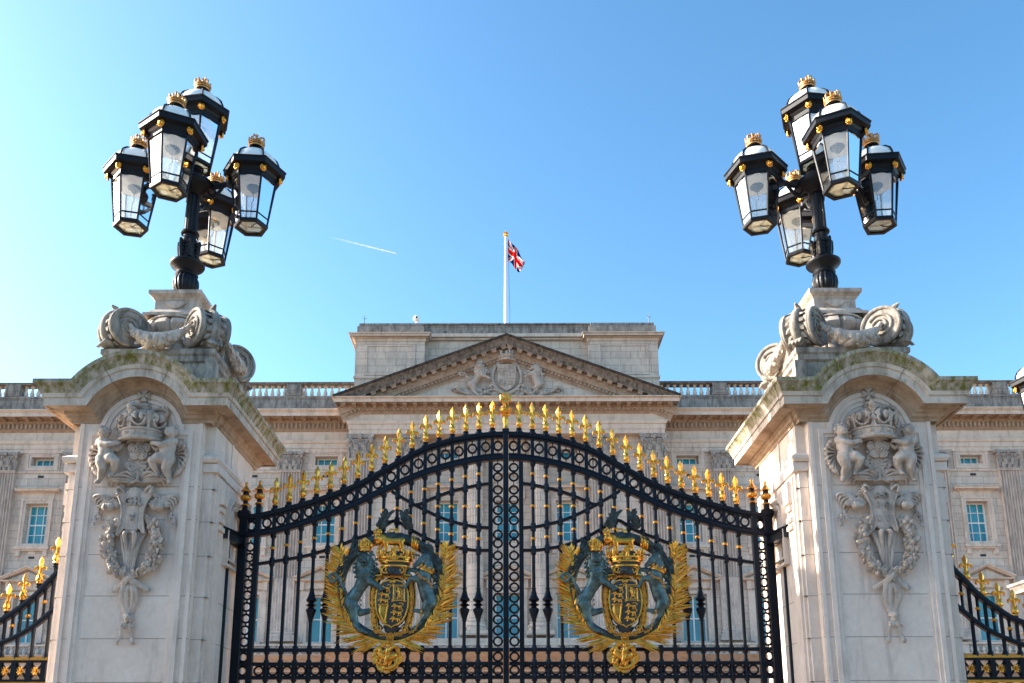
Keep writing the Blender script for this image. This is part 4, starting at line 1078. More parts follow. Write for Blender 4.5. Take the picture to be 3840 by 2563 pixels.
def make_relief(P,lines):
    CX=.02
    # ---- crown
    m=MB(); c=V((CX,YS+.02,0)); R=.245
    m.lathe([(R-.03,4.885),(R+.012,4.888),(R+.022,4.905),(R+.012,4.925),(R,4.93),(R,4.99),(R+.014,4.996),(R+.016,5.012),(R+.004,5.02),(R-.03,5.02)],48,c,cap=False)
    m.lathe([(R-.07,4.89),(R-.06,5.12),(R-.02,5.2),(R*.6,5.25),(.03,5.26)],32,c)
    for k in range(16):
        a=2*pi*k/16; p=c+V((cos(a)*R,sin(a)*R,4.96))
        if k%2: m.ell(p,(.028,.028,.017),8,6)
        else: m.ell(p+V((0,0,.014)),.012,6,5); m.ell(p-V((0,0,.014)),.012,6,5)
    for k in range(8):
        a=-pi/2-.25+2*pi*k/8; m.M=Matrix.Translation(c)@Matrix.Rotation(a+pi/2,4,'Z')
        if k%2==0: m.prism([(-.03,5.0),(.03,5.0),(.015,5.08),(-.015,5.08)],-R-.012,-R+.02); maltese(m,0,5.145,.075,-R-.025,-R+.015)
        else:
            m.tube([(0,-R,5.01),(0,-R-.01,5.10),(0,-R-.012,5.16),(0,-R-.005,5.205)],[.015,.022,.034,.004],n=8)
            for s in (-1,1): m.tube(spline([(s*.012,-R-.006,5.08),(s*.035,-R-.01,5.14),(s*.065,-R-.012,5.16),(s*.082,-R-.01,5.135),(s*.07,-R-.01,5.105)],4),[.010+.012*min(1,i/8) for i in range(17)],n=7,rnd=True)
            m.box(-.03,.03,-R-.02,-R,5.082,5.098)
        for s in (-1,1): m.torus((s*.098,-R+.012,5.11),.075,.011,'y',12,6,pi,2*pi)
        m.M=Matrix.Identity(4)
    for k in range(4):
        a=-pi/2-.25+pi*k/2; e=V((cos(a),sin(a),0))
        P_=spline([c+e*(R-.01)+V((0,0,5.18)),c+e*(R+.035)+V((0,0,5.24)),c+e*R*.8+V((0,0,5.285)),c+e*R*.35+V((0,0,5.275)),c+V((0,0,5.26))],4)
        m.tube(P_,.032,n=8,flat=.6)
        for i in range(1,15,2): m.ell(P_[i]+V((0,0,.02)),.020,7,5)
    m.lathe([(.03,5.25),(.065,5.275),(.078,5.31),(.07,5.345),(.04,5.37),(.025,5.38)],20,c); m.torus(c+V((0,0,5.318)),.077,.009,'z',20,6)
    maltese(m,CX-.01,5.435,.068,YS-.055,YS+.02)
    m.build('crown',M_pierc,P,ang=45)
    # ---- cherubs
    for k in (-1,1):
        m=MB(); cherub(m,k,YS+.01); ch=m.sculpt('cherub',M_pierc,P,.0075,3,loc=(CX*(0 if k<0 else .6),0,0))
        m=MB(); cherub_hair(m,k,YS+.01); m.build('hair',M_pierc,ch,ang=60); m=MB(); wing(m,k,YS+.01); m.build('wing',M_pierc,ch,ang=60)
    # ---- rose, thistle, leaf sprays
    m=MB(); cx,cz=.033,4.797
    for k in range(5):
        a=pi/2+2*pi*k/5
        m.ell((cx+.066*cos(a),YS-.09,cz+.066*sin(a)),(.056,.026,.056),12,8); m.ell((cx+.075*cos(a),YS-.105,cz+.075*sin(a)),(.03,.016,.03),10,6)
        m.torus((cx+.068*cos(a),YS-.10,cz+.068*sin(a)),.048,.011,'y',14,6); b=a+pi/5
        m.leaf((cx+.05*cos(b),YS-.07,cz+.05*sin(b)),(cx+.135*cos(b),YS-.08,cz+.135*sin(b)),.02)
    m.ell((cx,YS-.10,cz),(.055,.035,.055),14,8); m.torus((cx,YS-.115,cz),.056,.011,'y',20,6)
    for k in range(12):
        rr=.036 if k<9 else .012; a=2*pi*k/(9 if k<9 else 3); m.ell((cx+rr*cos(a),YS-.132,cz+rr*sin(a)),.0125,7,5)
    m.tube([(cx,YS-.05,cz-.06),(.035,YS-.06,4.60),(.034,YS-.07,4.47)],.014,n=7); m.build('rose',M_pierc,P,ang=60)
    m=MB(); r=random.Random(6)
    for s in (-1,1):
        for (x,z),(x2,z2),w in (((.03,4.47),(.11,4.72),.012),((.03,4.47),(.15,4.60),.012),((.03,4.47),(.06,4.66),.010)):
            pp=spline([(.034+s*(x-.03),YS-.03,z),(.034+s*(x*.4+x2*.6-.05),YS-.06,(z+z2)/2+.01),(.034+s*(x2-.03),YS-.05,z2)],5); m.tube(pp,w,n=7)
            for i in range(2,10,1):
                p=V(pp[i]); sg=1 if i%2 else -1; m.leaf(p,p+V((sg*r.uniform(.04,.07),-.02,r.uniform(.01,.06))),r.uniform(.012,.02),(0,-1,0),.5)
            m.ell((.034+s*(x2-.03),YS-.055,z2+.02),(.028,.022,.032),9,6)
            for i in range(5): m.leaf((.034+s*(x2-.03),YS-.06,z2+.03),(.034+s*(x2-.03)+(i-2)*.018,YS-.07,z2+.085-abs(i-2)*.01),.010)
        for n_,(dx,dz,ln,w) in enumerate(((.20,.085,.03,.030),(.27,.045,.05,.036),(.295,.0,.06,.034),(.26,-.03,.05,.028),(.20,-.035,.04,.022))):
            P_=spline([(.034+s*.03,YS-.04,4.475-.004*n_),(.034+s*dx*.55,YS-.075,4.475+dz*.9),(.034+s*dx,YS-.06,4.475+dz*.55),(.034+s*(dx+.02),YS-.035,4.475+dz*.5-ln)],6)
            m.tube(P_,[.012+w*.75*sin(pi*min(1,(i+2)/20)) for i in range(19)],n=8,flat=.5)
    for s in (-1,1): m.tube([(.034-s*.10,YS-.05,4.425),(.034,YS-.10,4.452),(.034+s*.10,YS-.05,4.435 if s>0 else 4.43)],[.014,.024,.014],n=8,flat=.6)
    m.build('foliage',M_pierc,P,ang=60)
    # ---- cartouche with its lettering
    hp=[(0,4.39),(.045,4.38),(.085,4.345),(.105,4.325),(.135,4.345),(.172,4.392),(.20,4.355),(.175,4.30),(.14,4.235),(.122,4.16),(.117,4.08),(.118,4.0),(.128,3.94),(.152,3.895),(.14,3.878),(.108,3.885),(.085,3.925),(.068,3.935),(.05,3.91),(.025,3.89),(0,3.885)]
    pl=[(CX+x,z) for x,z in hp]+[(CX-x,z) for x,z in hp[-2:0:-1]]
    m=MB(); m.prism(pl,YS-.085,YS,.007)
    m.tube([(CX,YS-.088,4.36),(CX,YS-.088,3.92)],[.06,.06],n=12,flat=.08)
    for s in (-1,1):
        m.tube(spline([(CX+s*.105,YS-.08,4.33),(CX+s*.15,YS-.11,4.375),(CX+s*.185,YS-.10,4.365),(CX+s*.165,YS-.11,4.30)],4),.014,n=7)
        m.tube(spline([(CX+s*.17,YS-.085,4.29),(CX+s*.125,YS-.09,4.18),(CX+s*.115,YS-.09,4.05),(CX+s*.14,YS-.09,3.90)],4),.010,n=6)
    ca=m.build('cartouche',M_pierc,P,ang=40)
    for tx,z,sz in lines:
        for i_,ch in enumerate(tx):
            if ch!=' ': text_mesh(ch,sz,.010,'letter',M_top,ca,(CX+(i_-(len(tx)-1)/2)*sz*(.80 if len(tx)==2 else .52),YS-.098,z),1.,.0014)
    # ---- flowers, stems and bells beside the cartouche
    r=random.Random(3)
    for s in (-1,1):
        m=MB(); fx=CX+s*.262; fz=4.165
        m.ell((fx,YS-.07,fz),(.045,.045,.05),12,8)
        for k in range(5):
            a=-.9+.45*k; m.tube(spline([(fx+.02*sin(a),YS-.085,fz-.045),(fx+.055*sin(a),YS-.115,fz-.01),(fx+.05*sin(a),YS-.10,fz+.04)],4),[.008+.018*sin(pi*i/8) for i in range(9)],n=7,flat=.4)
        for k in range(11):
            a=radians(5+17*k); L=r.uniform(.10,.15); m.leaf((fx+s*-.02,YS-.04,fz+.02),(fx+L*cos(a),YS-.05,fz+L*sin(a)*.85+.01),.022,(0,-1,0),.5,.02)
        for k in range(4):
            m.tube(spline([(fx-s*.06,YS-.02,fz+.05+.02*k),(fx+s*(.02+.02*k),YS-.05,fz+.085+.018*k),(fx+s*(.10+.025*k),YS-.04,fz+.045+.03*k),(fx+s*(.125+.02*k),YS-.02,fz-.02+.035*k)],5),[.008+.010*sin(pi*i/15) for i in range(16)],n=6)
        for dx,dz in ((.12,-.06),(.155,-.10),(.10,-.09),(.165,-.17)):
            x,z=fx+s*dx,fz+dz; m.ell((x,YS-.03,z),(.017,.018,.024),8,6)
            for k in (-1,0,1): m.leaf((x,YS-.035,z),(x+k*.022,YS-.045,z-.055),.011)
            m.tube([(x,YS-.02,z+.02),(x-s*.03,YS-.02,z+.07)],.006,n=5)
        for k in range(5): m.leaf((CX+s*.12,YS-.03,4.33),(CX+s*(.16+.03*k),YS-.04,4.46-.045*k),.018,(0,-1,0),.5,.02)
        m.build('carved_flower',M_pierc,P,ang=60)
    # ---- fruit wreath
    m=MB(); WX=.045
    for s in (-1,1):
        cur=spline([(WX+s*.165,YS-.03,4.03),(WX+s*.225,YS-.035,3.92),(WX+s*.25,YS-.035,3.78),(WX+s*.228,YS-.035,3.63),(WX+s*.155,YS-.035,3.51),(WX+s*.03,YS-.03,3.445)],8)
        m.tube(cur,[.056]*len(cur),n=10,flat=.7)
        for i in range(150):
            t=r.random(); p=V(cur[int(t*(len(cur)-1))]); tn=V(cur[min(int(t*(len(cur)-1))+1,len(cur)-1)])-p; 
            o=V((r.uniform(-.066,.066),0,r.uniform(-.03,.03))); k=max(.2,1-(abs(o.x)/.06)**2)
            if i%5<1: sz=r.uniform(.020,.031); m.ell(p+o+V((0,-.045*k-.015,0)),sz,10,7)
            else:
                d=V((r.uniform(-.5,.5)+s*.2,-.25,-1.*s*0+r.uniform(.3,1.))).normalized()*r.uniform(.06,.09)
                m.leaf(p+o+V((0,-.03*k,-.03)),p+o+V((0,-.045*k,-.03))+d,r.uniform(.018,.026),(r.uniform(-.5,.5),-1,r.uniform(-.4,.4)),.5,.014)
    m.build('fruit_wreath',M_pierc,P,ang=60)
    m=MB()
    for k in range(9):
        f=(k-4)/4; w=.017 if k%2 else .022
        m.tube(spline([(WX-.015+f*.025,YS-.05,3.46),(WX-.02+f*.055,YS-.065,3.62),(CX+f*.085,YS-.06,3.78),(CX+f*.125,YS-.03,3.905)],5),[w*.6+w*.7*i/15 for i in range(16)],n=8,flat=.7)
    for s in (-1,1): m.tube(spline([(CX+s*.02,YS-.07,3.90),(CX+s*.045,YS-.11,3.88),(CX+s*.05,YS-.10,3.84),(CX+s*.03,YS-.07,3.70)],5),[.012+.016*sin(pi*i/15) for i in range(16)],n=8)
    m.build('stem_sheaf',M_pierc,P,ang=60)
    # ---- ribbons
    m=MB()
    def rib(pts,w,fl=.22,up=(0,-1,.05)):
        P_=spline([(WX+x,YS-d,z) for x,d,z in pts],5); m.tube(P_,[w*(.8+.35*abs(sin(i*.5))) for i in range(len(P_))],n=8,flat=fl,up=V(up))
    rib([(-.10,.05,3.46),(-.02,.09,3.41),(.05,.08,3.37),(.17,.04,3.30),(.20,.03,3.27)],.028); rib([(.10,.05,3.46),(.02,.10,3.42),(-.05,.08,3.36),(-.13,.04,3.31),(-.18,.03,3.275)],.028)
    for x,w in ((-.055,.026),(-.015,.022),(.035,.024),(.06,.02)):
        rib([(x*.3,.06,3.38),(x*1.25,.07,3.28),(x*1.35,.05,3.17),(x*.7,.03,3.08),(x*.2+.01,.03,3.0)],w)
    rib([(-.045,.03,3.02),(.015,.07,3.0),(.055,.03,2.96)],.026); rib([(-.03,.03,2.95),(.01,.06,2.975),(.055,.04,3.02)],.022)
    for x,zb in ((-.075,2.72),(.08,2.72),(-.045,2.90),(.07,2.89)):
        rib([(.01,.03,2.97),(x*.55,.05,2.90),(x*.75,.03,(2.9+zb)/2),(x,.05,zb+.03),(x*1.15,.03,zb)],.021)
    m.build('ribbon',M_pierc,P,ang=60)
def make_pier(x,label,lines):
    P=thing('gate_pier',label,'gate pier',(x,GY,0),'great stone gate piers')
    make_shaft(P); make_cornice(P); make_pedestal(P); make_relief(P,lines); return P
PIER_L=make_pier(GX-PXC,'great carved stone gate pier whose shield is lettered GR V, below the crown and cherubs',[('GR',4.225,.125),('V',4.045,.085)])
PIER_R=make_pier(GX+PXC,'great carved stone gate pier whose shield reads AD 1911, its left side in full sun',[('A·D',4.27,.085),('1 9',4.16,.09),('1 1',4.02,.09)])
# ------------------------------------------------------------------ five-lantern lamps on the piers (local z=0 on the pedestal)
def hexring(r,z,n=6): return [(r*cos(pi/2+2*pi*k/n),-r*sin(pi/2+2*pi*k/n),z) for k in range(n)]
def make_lantern():
    m=MB()
    m.loops([hexring(r,z) for r,z in ((.160,-.012),(.205,-.015),(.212,0),(.212,.028),(.200,.036),(.165,.034),(.160,-.012))])
    m.loops([hexring(r,z) for r,z in ((.255,.585),(.285,.60),(.287,.655),(.300,.668),(.312,.70),(.362,.722),(.372,.718),(.385,.722),(.387,.775),(.400,.785),(.397,.80),(.33,.835),(.30,.835),(.24,.70),(.255,.585))])
    for k in range(6):
        a=pi/2+2*pi*k/6; c_,s_=cos(a),-sin(a)
        m.tube([(.196*c_,.196*s_,.03),(.272*c_,.272*s_,.60)],[.0125,.0135],n=6)
        # ribs of the dome
        rb=[(.302,.83),(.298,.88),(.27,.95),(.21,1.01),(.12,1.055),(.07,1.07)]
        m.tube([(r*c_*1.01,r*s_*1.01,z) for r,z in rb],.011,n=6)
    for z,r in ((.115,.2055),):
        l=hexring(r,z)
        for k in range(6): m.tube([l[k],l[(k+1)%6]],.010,n=6)
    m.lathe([(.09,1.055),(.095,1.08),(.07,1.09),(.06,1.12),(.085,1.135),(.085,1.15),(.05,1.16)],18)
    # hook and rod inside the bottom
    L=m.build('lantern',M_lampiron,None,ang=30)
    p=MB(); a0=hexring(.197,.036); a1=hexring(.266,.60)
    p.add([a0[0],a0[1],a1[1],a1[0]],[(0,1,2,3)]); pane=p.build('glass_pane',M_glass,L)
    for k in range(1,6): inst(pane,parent=L,rot=(0,0,k*pi/3))
    p=MB(); p.add(hexring(.165,.012),[tuple(range(6))]); p.build('base_pane',M_glassb,L)
    p=MB(); p.lathe([(.292,.836),(.288,.88),(.262,.945),(.203,1.005),(.115,1.05),(.06,1.062)],36); p.build('dome',M_opal,L)
    p=MB(); p.lathe([(.235,.60),(.235,.585),(.20,.572),(.10,.565),(.02,.565)],32,cap=False); p.build('reflector',M_enw,L)
    p=MB(); p.lathe([(.085,.563),(.08,.548),(.055,.535),(.035,.50),(.022,.49)],18); p.tube([(0,0,.5),(.012,0,.38),(-.02,.01,.36),(-.025,.01,.15),(.01,0,.015)],.006,n=6)
    p.tube([(.01,0,.01),(.05,-.02,-.004),(.11,-.06,-.012),(.15,-.07,-.03)],.006,n=6); p.build('lamp_fitting',M_blk,L)
    p=MB()
    p.ell((0,-.012,0),(.034,.028,.040),10,8); p.ell((0,-.036,-.006),(.015,.014,.018),8,6); p.ell((0,-.034,-.024),(.016,.012,.010),7,5)
    for s in (-1,1):
        p.ell((s*.024,-.018,.026),(.012,.012,.012),6,5); p.ell((s*.014,-.034,.010),(.008,.007,.006),6,5)
    for k in range(12): a=2*pi*k/12; p.ell((.036*cos(a),-.006,.042*sin(a)-.003),(.013,.012,.013),6,5)
    mk=p.build('lion_mask',M_gold,L,ang=60,loc=(0,-.316,.672))
    mk.scale=(.9,.9,.9)
    for k in range(1,6):
        a=-pi/2+2*pi*k/6; inst(mk,parent=L,loc=(.316*cos(a),.316*sin(a),.672),rot=(0,0,a+pi/2))
    c=MB(); c.M=Matrix.Translation((0,0,1.15))@Matrix.Scale(.00122,4); crown_small(c,640,720,0,78,150); c.build('crown',M_goldred,L,ang=60)
    return L
LAN=make_lantern()
def lamp_pole(LP):
    m=MB()
    m.lathe([(.115,0),(.12,.04),(.105,.06),(.10,.09)],24)
    m.lathe([(.105,.09),(.145,.15),(.158,.22),(.152,.28),(.125,.34)],48,lobes=16,lamp=.07)
    m.lathe([(.13,.34),(.138,.36),(.125,.385),(.14,.42),(.195,.465),(.208,.485),(.208,.505),(.19,.52),(.12,.535),(.10,.56)],32)
    m.lathe([(.10,.56),(.103,.60),(.096,.72),(.092,.84)],24)
    for k in range(6):           # acanthus on the swelling foot
        a=2*pi*k/6; e=V((cos(a),sin(a),0)); t=V((-sin(a),cos(a),0))
        m.tube([e*.098+V((0,0,.58)),e*.112+V((0,0,.70)),e*.125+V((0,0,.80)),e*.135+V((0,0,.82))],[.03,.036,.025,.008],n=6)
        for j in range(4):
            for s in (-1,1): m.ell(e*.102+t*s*.028+V((0,0,.62+.05*j)),(.018,.018,.022),6,5)
    m.lathe([(.086,.84),(.082,.87),(.080,.90)],24); m.lathe([(.080,.90),(.108,.915),(.112,.93),(.102,.95),(.08,.96)],24)
    m.lathe([(.080,.96),(.078,1.2),(.072,1.46)],40,lobes=10,lamp=.12)
    m.lathe([(.075,1.46),(.10,1.47),(.11,1.49),(.17,1.52),(.235,1.56),(.25,1.59),(.25,1.63),(.22,1.66),(.14,1.69),(.10,1.72),(.09,1.78),(.11,1.80),(.085,1.83),(.10,1.86)],32)
    m.build('pole',M_lampiron,LP,ang=35)
    a=MB()
    a.tube(spline([(.18,0,1.60),(.33,0,1.615),(.47,0,1.655)],5),[.042,.04,.038,.036,.034,.032,.032,.032,.032,.032,.032],n=8,flat=1.2)
    a.tube(spline([(.13,0,1.47),(.22,0,1.44),(.30,0,1.50),(.36,0,1.59)],5),.022,n=8); a.torus((.23,0,1.525),.045,.012,'y',14,6)
    a.lathe([(.05,1.60),(.06,1.64),(.05,1.68)],12,(.46,0,0))
    A=a.build('arm',M_lampiron,LP,ang=40)
    for k in (1,2,3): inst(A,parent=LP,rot=(0,0,k*pi/2))
def make_lamp(x,label,rots):
    LP=thing('lamp_post',label,'lamp post',(x,GY,7.05),'five lantern lamps on the great piers')
    lamp_pole(LP)
    spots=[(-.755,0,1.02),(0,-.755,1.02),(.755,0,1.02),(0,.755,1.02),(0,0,1.875)]
    for i,(sx,sy,sz) in enumerate(spots):
        l=copy_tree(LAN,LP); l.location=(sx,sy,sz); l.rotation_euler=(0,0,radians(rots[i]))
    return LP
LAMP_L=make_lamp(GX-PXC,'black five lantern lamp with gilded crowns above the pier lettered GR V',(-15,-5,-25,10,22))
LAMP_R=make_lamp(GX+PXC,'black five lantern lamp with gilded crowns above the pier dated 1911',(15,5,25,-10,-22))
# ------------------------------------------------------------------ the gates (x measured from the middle of the gateway)
TOPT=[(0,5.345),(.173,5.34),(.33,5.322),(.494,5.295),(.651,5.262),(.814,5.215),(.977,5.155),(1.125,5.078),(1.279,4.988),(1.433,4.896),(1.593,4.798),(1.753,4.712),(1.913,4.640),(2.072,4.58),(2.227,4.525),(2.38,4.478),(2.54,4.432),(2.68,4.395),(2.86,4.355),(3.09,4.325)]
LOWT=[(0,4.992),(.173,4.985),(.33,4.963),(.494,4.932),(.651,4.893),(.814,4.845),(.977,4.789),(1.125,4.727),(1.279,4.657),(1.433,4.581),(1.593,4.504),(1.753,4.42),(1.913,4.351),(2.072,4.29),(2.38,4.185),(2.681,4.102),(2.958,4.060),(3.09,4.05)]
RD=[(.17,3.905),(.36,3.907),(.503,3.928),(.651,3.956),(.813,4.005),(.949,4.068),(1.071,4.138),(1.139,4.175),(1.29,4.262),(1.435,4.175),(1.567,4.108),(1.766,4.03),(1.924,3.962),(2.053,3.919),(2.2,3.874),(2.379,3.83),(2.706,3.774),(2.96,3.738)]
RB=[(.17,4.17),(.345,4.184),(.507,4.218),(.655,4.258),(.818,4.325),(1.043,4.441),(1.254,4.565),(1.33,4.615)]
RC=[(.17,4.711),(.35,4.682),(.513,4.645),(.661,4.603),(.823,4.541),(1.014,4.452)]
SP=.158; CRX,CRZ=1.31,3.47; CRR=.585
URN=(2,3,13,14)
def fleur_mesh():
    m=MB()
    m.lathe([(.030,0),(.036,.012),(.030,.03),(.040,.042),(.045,.06),(.042,.085),(.030,.115),(.022,.13),(.024,.14)],12,lobes=6,lamp=.06)
    for k in range(4): a=pi/4+pi*k/2; m.tube([(.022*cos(a),.022*sin(a),.11),(.028*cos(a),.028*sin(a),.135),(.036*cos(a),.036*sin(a),.142)],[.010,.009,.003],n=5)
    m.lathe([(.016,.13),(.015,.20),(.018,.225)],8)
    ls=[]
    for w,d,z in ((.014,.012,.20),(.018,.015,.225),(.036,.025,.30),(.033,.022,.318),(.018,.012,.35),(.004,.004,.375)):
        ls.append([(w,0,z),(w*.45,d*.75,z),(0,d,z),(-w*.45,d*.75,z),(-w,0,z),(-w*.45,-d*.75,z),(0,-d*1.25,z),(w*.45,-d*.75,z)])
    m.loops(ls,True,True)
    for s in (-1,1):
        P=spline([(s*.011,0,.13),(s*.016,0,.19),(s*.034,-.002,.225),(s*.062,-.004,.226),(s*.076,-.004,.20),(s*.066,-.003,.178)],4)
        m.tube(P,[.011,.011,.012,.012,.013,.014,.016,.018,.020,.021,.022,.022,.021,.020,.018,.015,.013,.011,.009,.007,.003],n=8,flat=.8,rnd=False)
    return m
def urn_meshes():
    b=MB(); b.lathe([(.037,-.04),(.037,.0),(.043,.005),(.043,.02),(.034,.03),(.034,.105)],4,ph=pi/4) if False else b.box(-.03,.03,-.03,.03,-.05,.10)
    b.lathe([(.034,.10),(.030,.13),(.030,.16),(.043,.185),(.043,.25),(.034,.27),(.038,.29)],16)
    g=MB(); g.lathe([(.034,.10),(.047,.108),(.049,.118),(.036,.128)],18,lobes=9,lamp=.06)
    g.lathe([(.034,.165),(.056,.18),(.066,.20),(.064,.222),(.052,.24),(.038,.248)],32,lobes=8,lamp=.10)
    g.lathe([(.040,.285),(.062,.288),(.064,.298),(.046,.312),(.034,.335),(.020,.36),(.013,.367),(.013,.375),(.020,.385),(.020,.40),(.010,.415)],18)
    return b,g
def rail(m,tab,x0,x1,h=.03,dz=0,o=.028,n=60,sx=1):
    xs=[x0+(x1-x0)*i/n for i in range(n+1)]
    T=spline(tab,4); T=[(p[0],p[1]) for p in T]
    pth=[(x,lerp_table(T,x)+dz) for x in xs]
    if sx<0: pth=[(-x,z) for x,z in pth][::-1]
    m.mould(pth,[(-h,-o),(-h,o),(-h*.35,o+.006),(h*.35,o+.006),(h,o),(h,-o)],lambda a,b,c:(a,-c,b))
def zt(tab,x): 
    return lerp_table(tab,x)
FL=fleur_mesh(); UB,UG=urn_meshes()
CACHE={}
def leaf_gate(s,label):
    """s=-1 left leaf, +1 right leaf"""
    G=thing('gate_leaf',label,'gate',(GX,GY,0),'two iron gate leaves')
    m=MB(); rail(m,TOPT,.0 if s<0 else .034,3.09,.026,-.026,.034,90,s); rail(m,TOPT,.0 if s<0 else .034,3.085,.012,-.068,.024,90,s); m.build('top_rail',M_iron,G)
    m=MB(); rail(m,LOWT,.0 if s<0 else .034,3.09,.030,.032,.034,90,s); rail(m,LOWT,.034,3.09,.012,.075,.024,90,s); m.build('ring_rail',M_iron,G)
    m=MB(); rail(m,RD,.17,2.93,.018,0,.02,90,s); m.build('ogee_rail',M_iron,G)
    m=MB(); rail(m,RB,.17,1.33,.018,0,.02,40,s); m.build('curved_rail',M_iron,G)
    m=MB(); rail(m,RC,.17,1.05,.018,0,.02,40,s); m.build('curved_rail',M_iron,G)
    for z,h in ((2.762,.022),(2.607,.021),(2.456,.021),(1.2,.03),(.22,.04)):
        m=MB(); a,b=sorted((s*.035,s*3.0)); m.bbox(a,b,-.026,.026,z-h,z+h,.006); m.build('cross_rail',M_iron,G)
    # stiles
    for xa,xb,zz in ((2.985,3.085,zt(TOPT,3.03)),(2.84,2.905,zt(TOPT,2.87)),(.153,.204,zt(LOWT,.18))):
        m=MB(); a,b=sorted((s*xa,s*xb)); m.bbox(a,b,-.032,.032,.1,zz-.01,.006); 
        if xa>2.9: m.box(a-.02,b+.02,-.05,.05,zz-.03,zz+.025); m.box(a-.01,b+.01,-.045,.045,zz+.025,zz+.05)
        m.build('stile',M_iron,G)
    if s<0:
        m=MB(); m.bbox(-.031,.031,-.05,.04,.1,5.37,.008); m.box(-.04,.04,-.055,.05,5.33,5.375); m.build('meeting_bar',M_iron,G)
    # rings
    if 'ring' not in CACHE:
        m=MB(); m.torus((0,0,0),.0475,.0125,'y',26,8,flat=1.5); m.box(-.006,.006,-.010,.010,.056,.085); m.box(-.006,.006,-.010,.010,-.08,-.056)
        CACHE['ring']=m.build('ring',M_iron,G); r0=CACHE['ring']; new=True
    def ring(x,z,sx=1.,sz=1.,tilt=0.):
        r=inst(CACHE['ring'],parent=G) if not CACHE.get('first') is None else CACHE['ring']
        CACHE['first']=1; r.location=(s*x,0,z); r.scale=(sx,1,sz); r.rotation_euler=(0,tilt,0)
    for k in range(0,18):
        x=.158*k+.079 if k else .092
        if k==17: x=2.79-.02
        zm=(zt(TOPT,x)+zt(LOWT,x))/2+.008
        ring(x,zm,.98,1.12)
    ring(2.945,(zt(TOPT,2.945)+zt(LOWT,2.945))/2,.95,1.1)
    z=3.62
    for x,zs in ((2.945,[3.83,3.955]+[3.655-.133*i for i in range(7)]),(.093,[4.905,4.79]+[4.632-.123*i for i in range(4)]+[4.095,3.99]+[3.845-.1235*i for i in range(9)])):
        for z in zs:
            if z>2.80: ring(x,z,1.0,1.0)
        ring(x,2.684,1,1); ring(x,2.533,1,1)
    for k in range(1,18): ring(SP*k+.079,2.533,1.05,1.02)
    # bars with fleurs, collars and knots
    for k in range(1,18):
        x=SP*k; sx=s*x; top=zt(TOPT,x); low=zt(LOWT,x); m=MB(); col=[]
        zs=[low]
        for tab in (RC,RB,RD):
            if tab[0][0]<=x<=tab[-1][0]+.03: zs.append(lerp_table([(p[0],p[1]) for p in spline(tab,4)],x))
        zs=sorted(zs,reverse=True)
        blocked=abs(x-CRX)<CRR-.02
        zend=CRZ+sqrt(max(0,CRR**2-(x-CRX)**2)) if blocked else .15
        m.box(sx-.020,sx+.020,-.02,.02,low,top+.01)
        m.lathe([(.048,top-.01),(.048,top+.012),(.036,top+.022),(.030,top+.04),(.036,top+.05)],10,(sx,0,0)) 
        nd=[]
        if k>=2 or True:
            r=.0205
            if k>1:
                m.lathe([(r,min(zs[-1] if not blocked else zend,zend)),(r,low)] if blocked else [(r,.15),(r,low)],10,(sx,0,0))
                for i,z in enumerate(zs):
                    if i: m.lathe([(.022,z-.055),(.034,z-.04),(.034,z+.04),(.022,z+.055)],8,(sx,0,0))
                    else: m.lathe([(.022,z-.05),(.036,z-.03),(.036,z)],8,(sx,0,0))
                if k in URN: m.lathe([(.021,3.47),(.030,3.465),(.024,3.445),(.042,3.37),(.062,3.335),(.060,3.32),(.028,3.30),(.032,3.29),(.066,3.272),(.032,3.254),(.028,3.245),(.058,3.225),(.060,3.21),(.040,3.15),(.026,3.10),(.030,3.085),(.021,3.08)],14,(sx,0,0))
                lowz=(2.762,2.607,2.456)
                if blocked: m.lathe([(r,.15),(r,2.80)],10,(sx,0,0))
                for z in lowz: m.lathe([(.022,z-.05),(.033,z-.035),(.033,z+.035),(.022,z+.05)],8,(sx,0,0))
        b=m.build('bar',M_iron,G)
        if k>1:
            ends=zs+([zend] if blocked and zend<zs[-1]-.12 else [])
            for za,zb_ in zip(ends,ends[1:]):
                if za-zb_>.16:
                    zc=(za+zb_)/2; 
                    if 'col' not in CACHE:
                        c=MB(); c.lathe([(.021,-.017),(.029,-.012),(.032,0),(.029,.012),(.021,.017)],14); CACHE['col']=c.build('collar',M_golddull,b); o=CACHE['col']
                    else: o=inst(CACHE['col'],parent=b)
                    slope=0
                    o.location=(sx,0,zc)
        if 'fl' not in CACHE: CACHE['fl']=FL.build('fleur_finial',M_gold,G,ang=40); o=CACHE['fl']
        else: o=inst(CACHE['fl'],parent=G)
        o.location=(sx,0,top+.045); o.rotation_euler=(0,0,random.uniform(-.22,.22)); o.scale=(.86,.9,.95)
    for x in (2.875,3.035):
        z=zt(TOPT,x)+.015
        if 'ub' not in CACHE:
            CACHE['ub']=UB.build('urn_finial',M_iron,G); o=CACHE['ub']; CACHE['ug']=UG.build('gilding',M_golddull,o,ang=40)
        else: o=copy_tree(CACHE['ub'],G)
        o.location=(s*x,0,z); o.scale=(.93,.93,.93)
    # hinge bracket and the bolt rod beside the stile
    m=MB(); a=s
    pl=[(3.0,-.07),(3.05,-.20),(3.10,-.42),(3.176,-.58),(3.176,-.1),(3.176,.12),(3.0,.06)]
    pl=[(s*x,y) for x,y in pl]
    m.loops([[(x,y,z) for x,y in pl] for z in (3.965,4.06)],True,True)
    m.loops([[(x*(1 if abs(x)<3.1 else 1.0)-s*.012*(abs(x)<3.1),y-.02 if y<0 else y,z) for x,y in pl] for z in (4.061,4.085)],True,True)
    m.box(*sorted((s*2.99,s*3.12)),-.07,.06,3.96,4.10)
    m.build('hinge_bracket',M_iron,G)
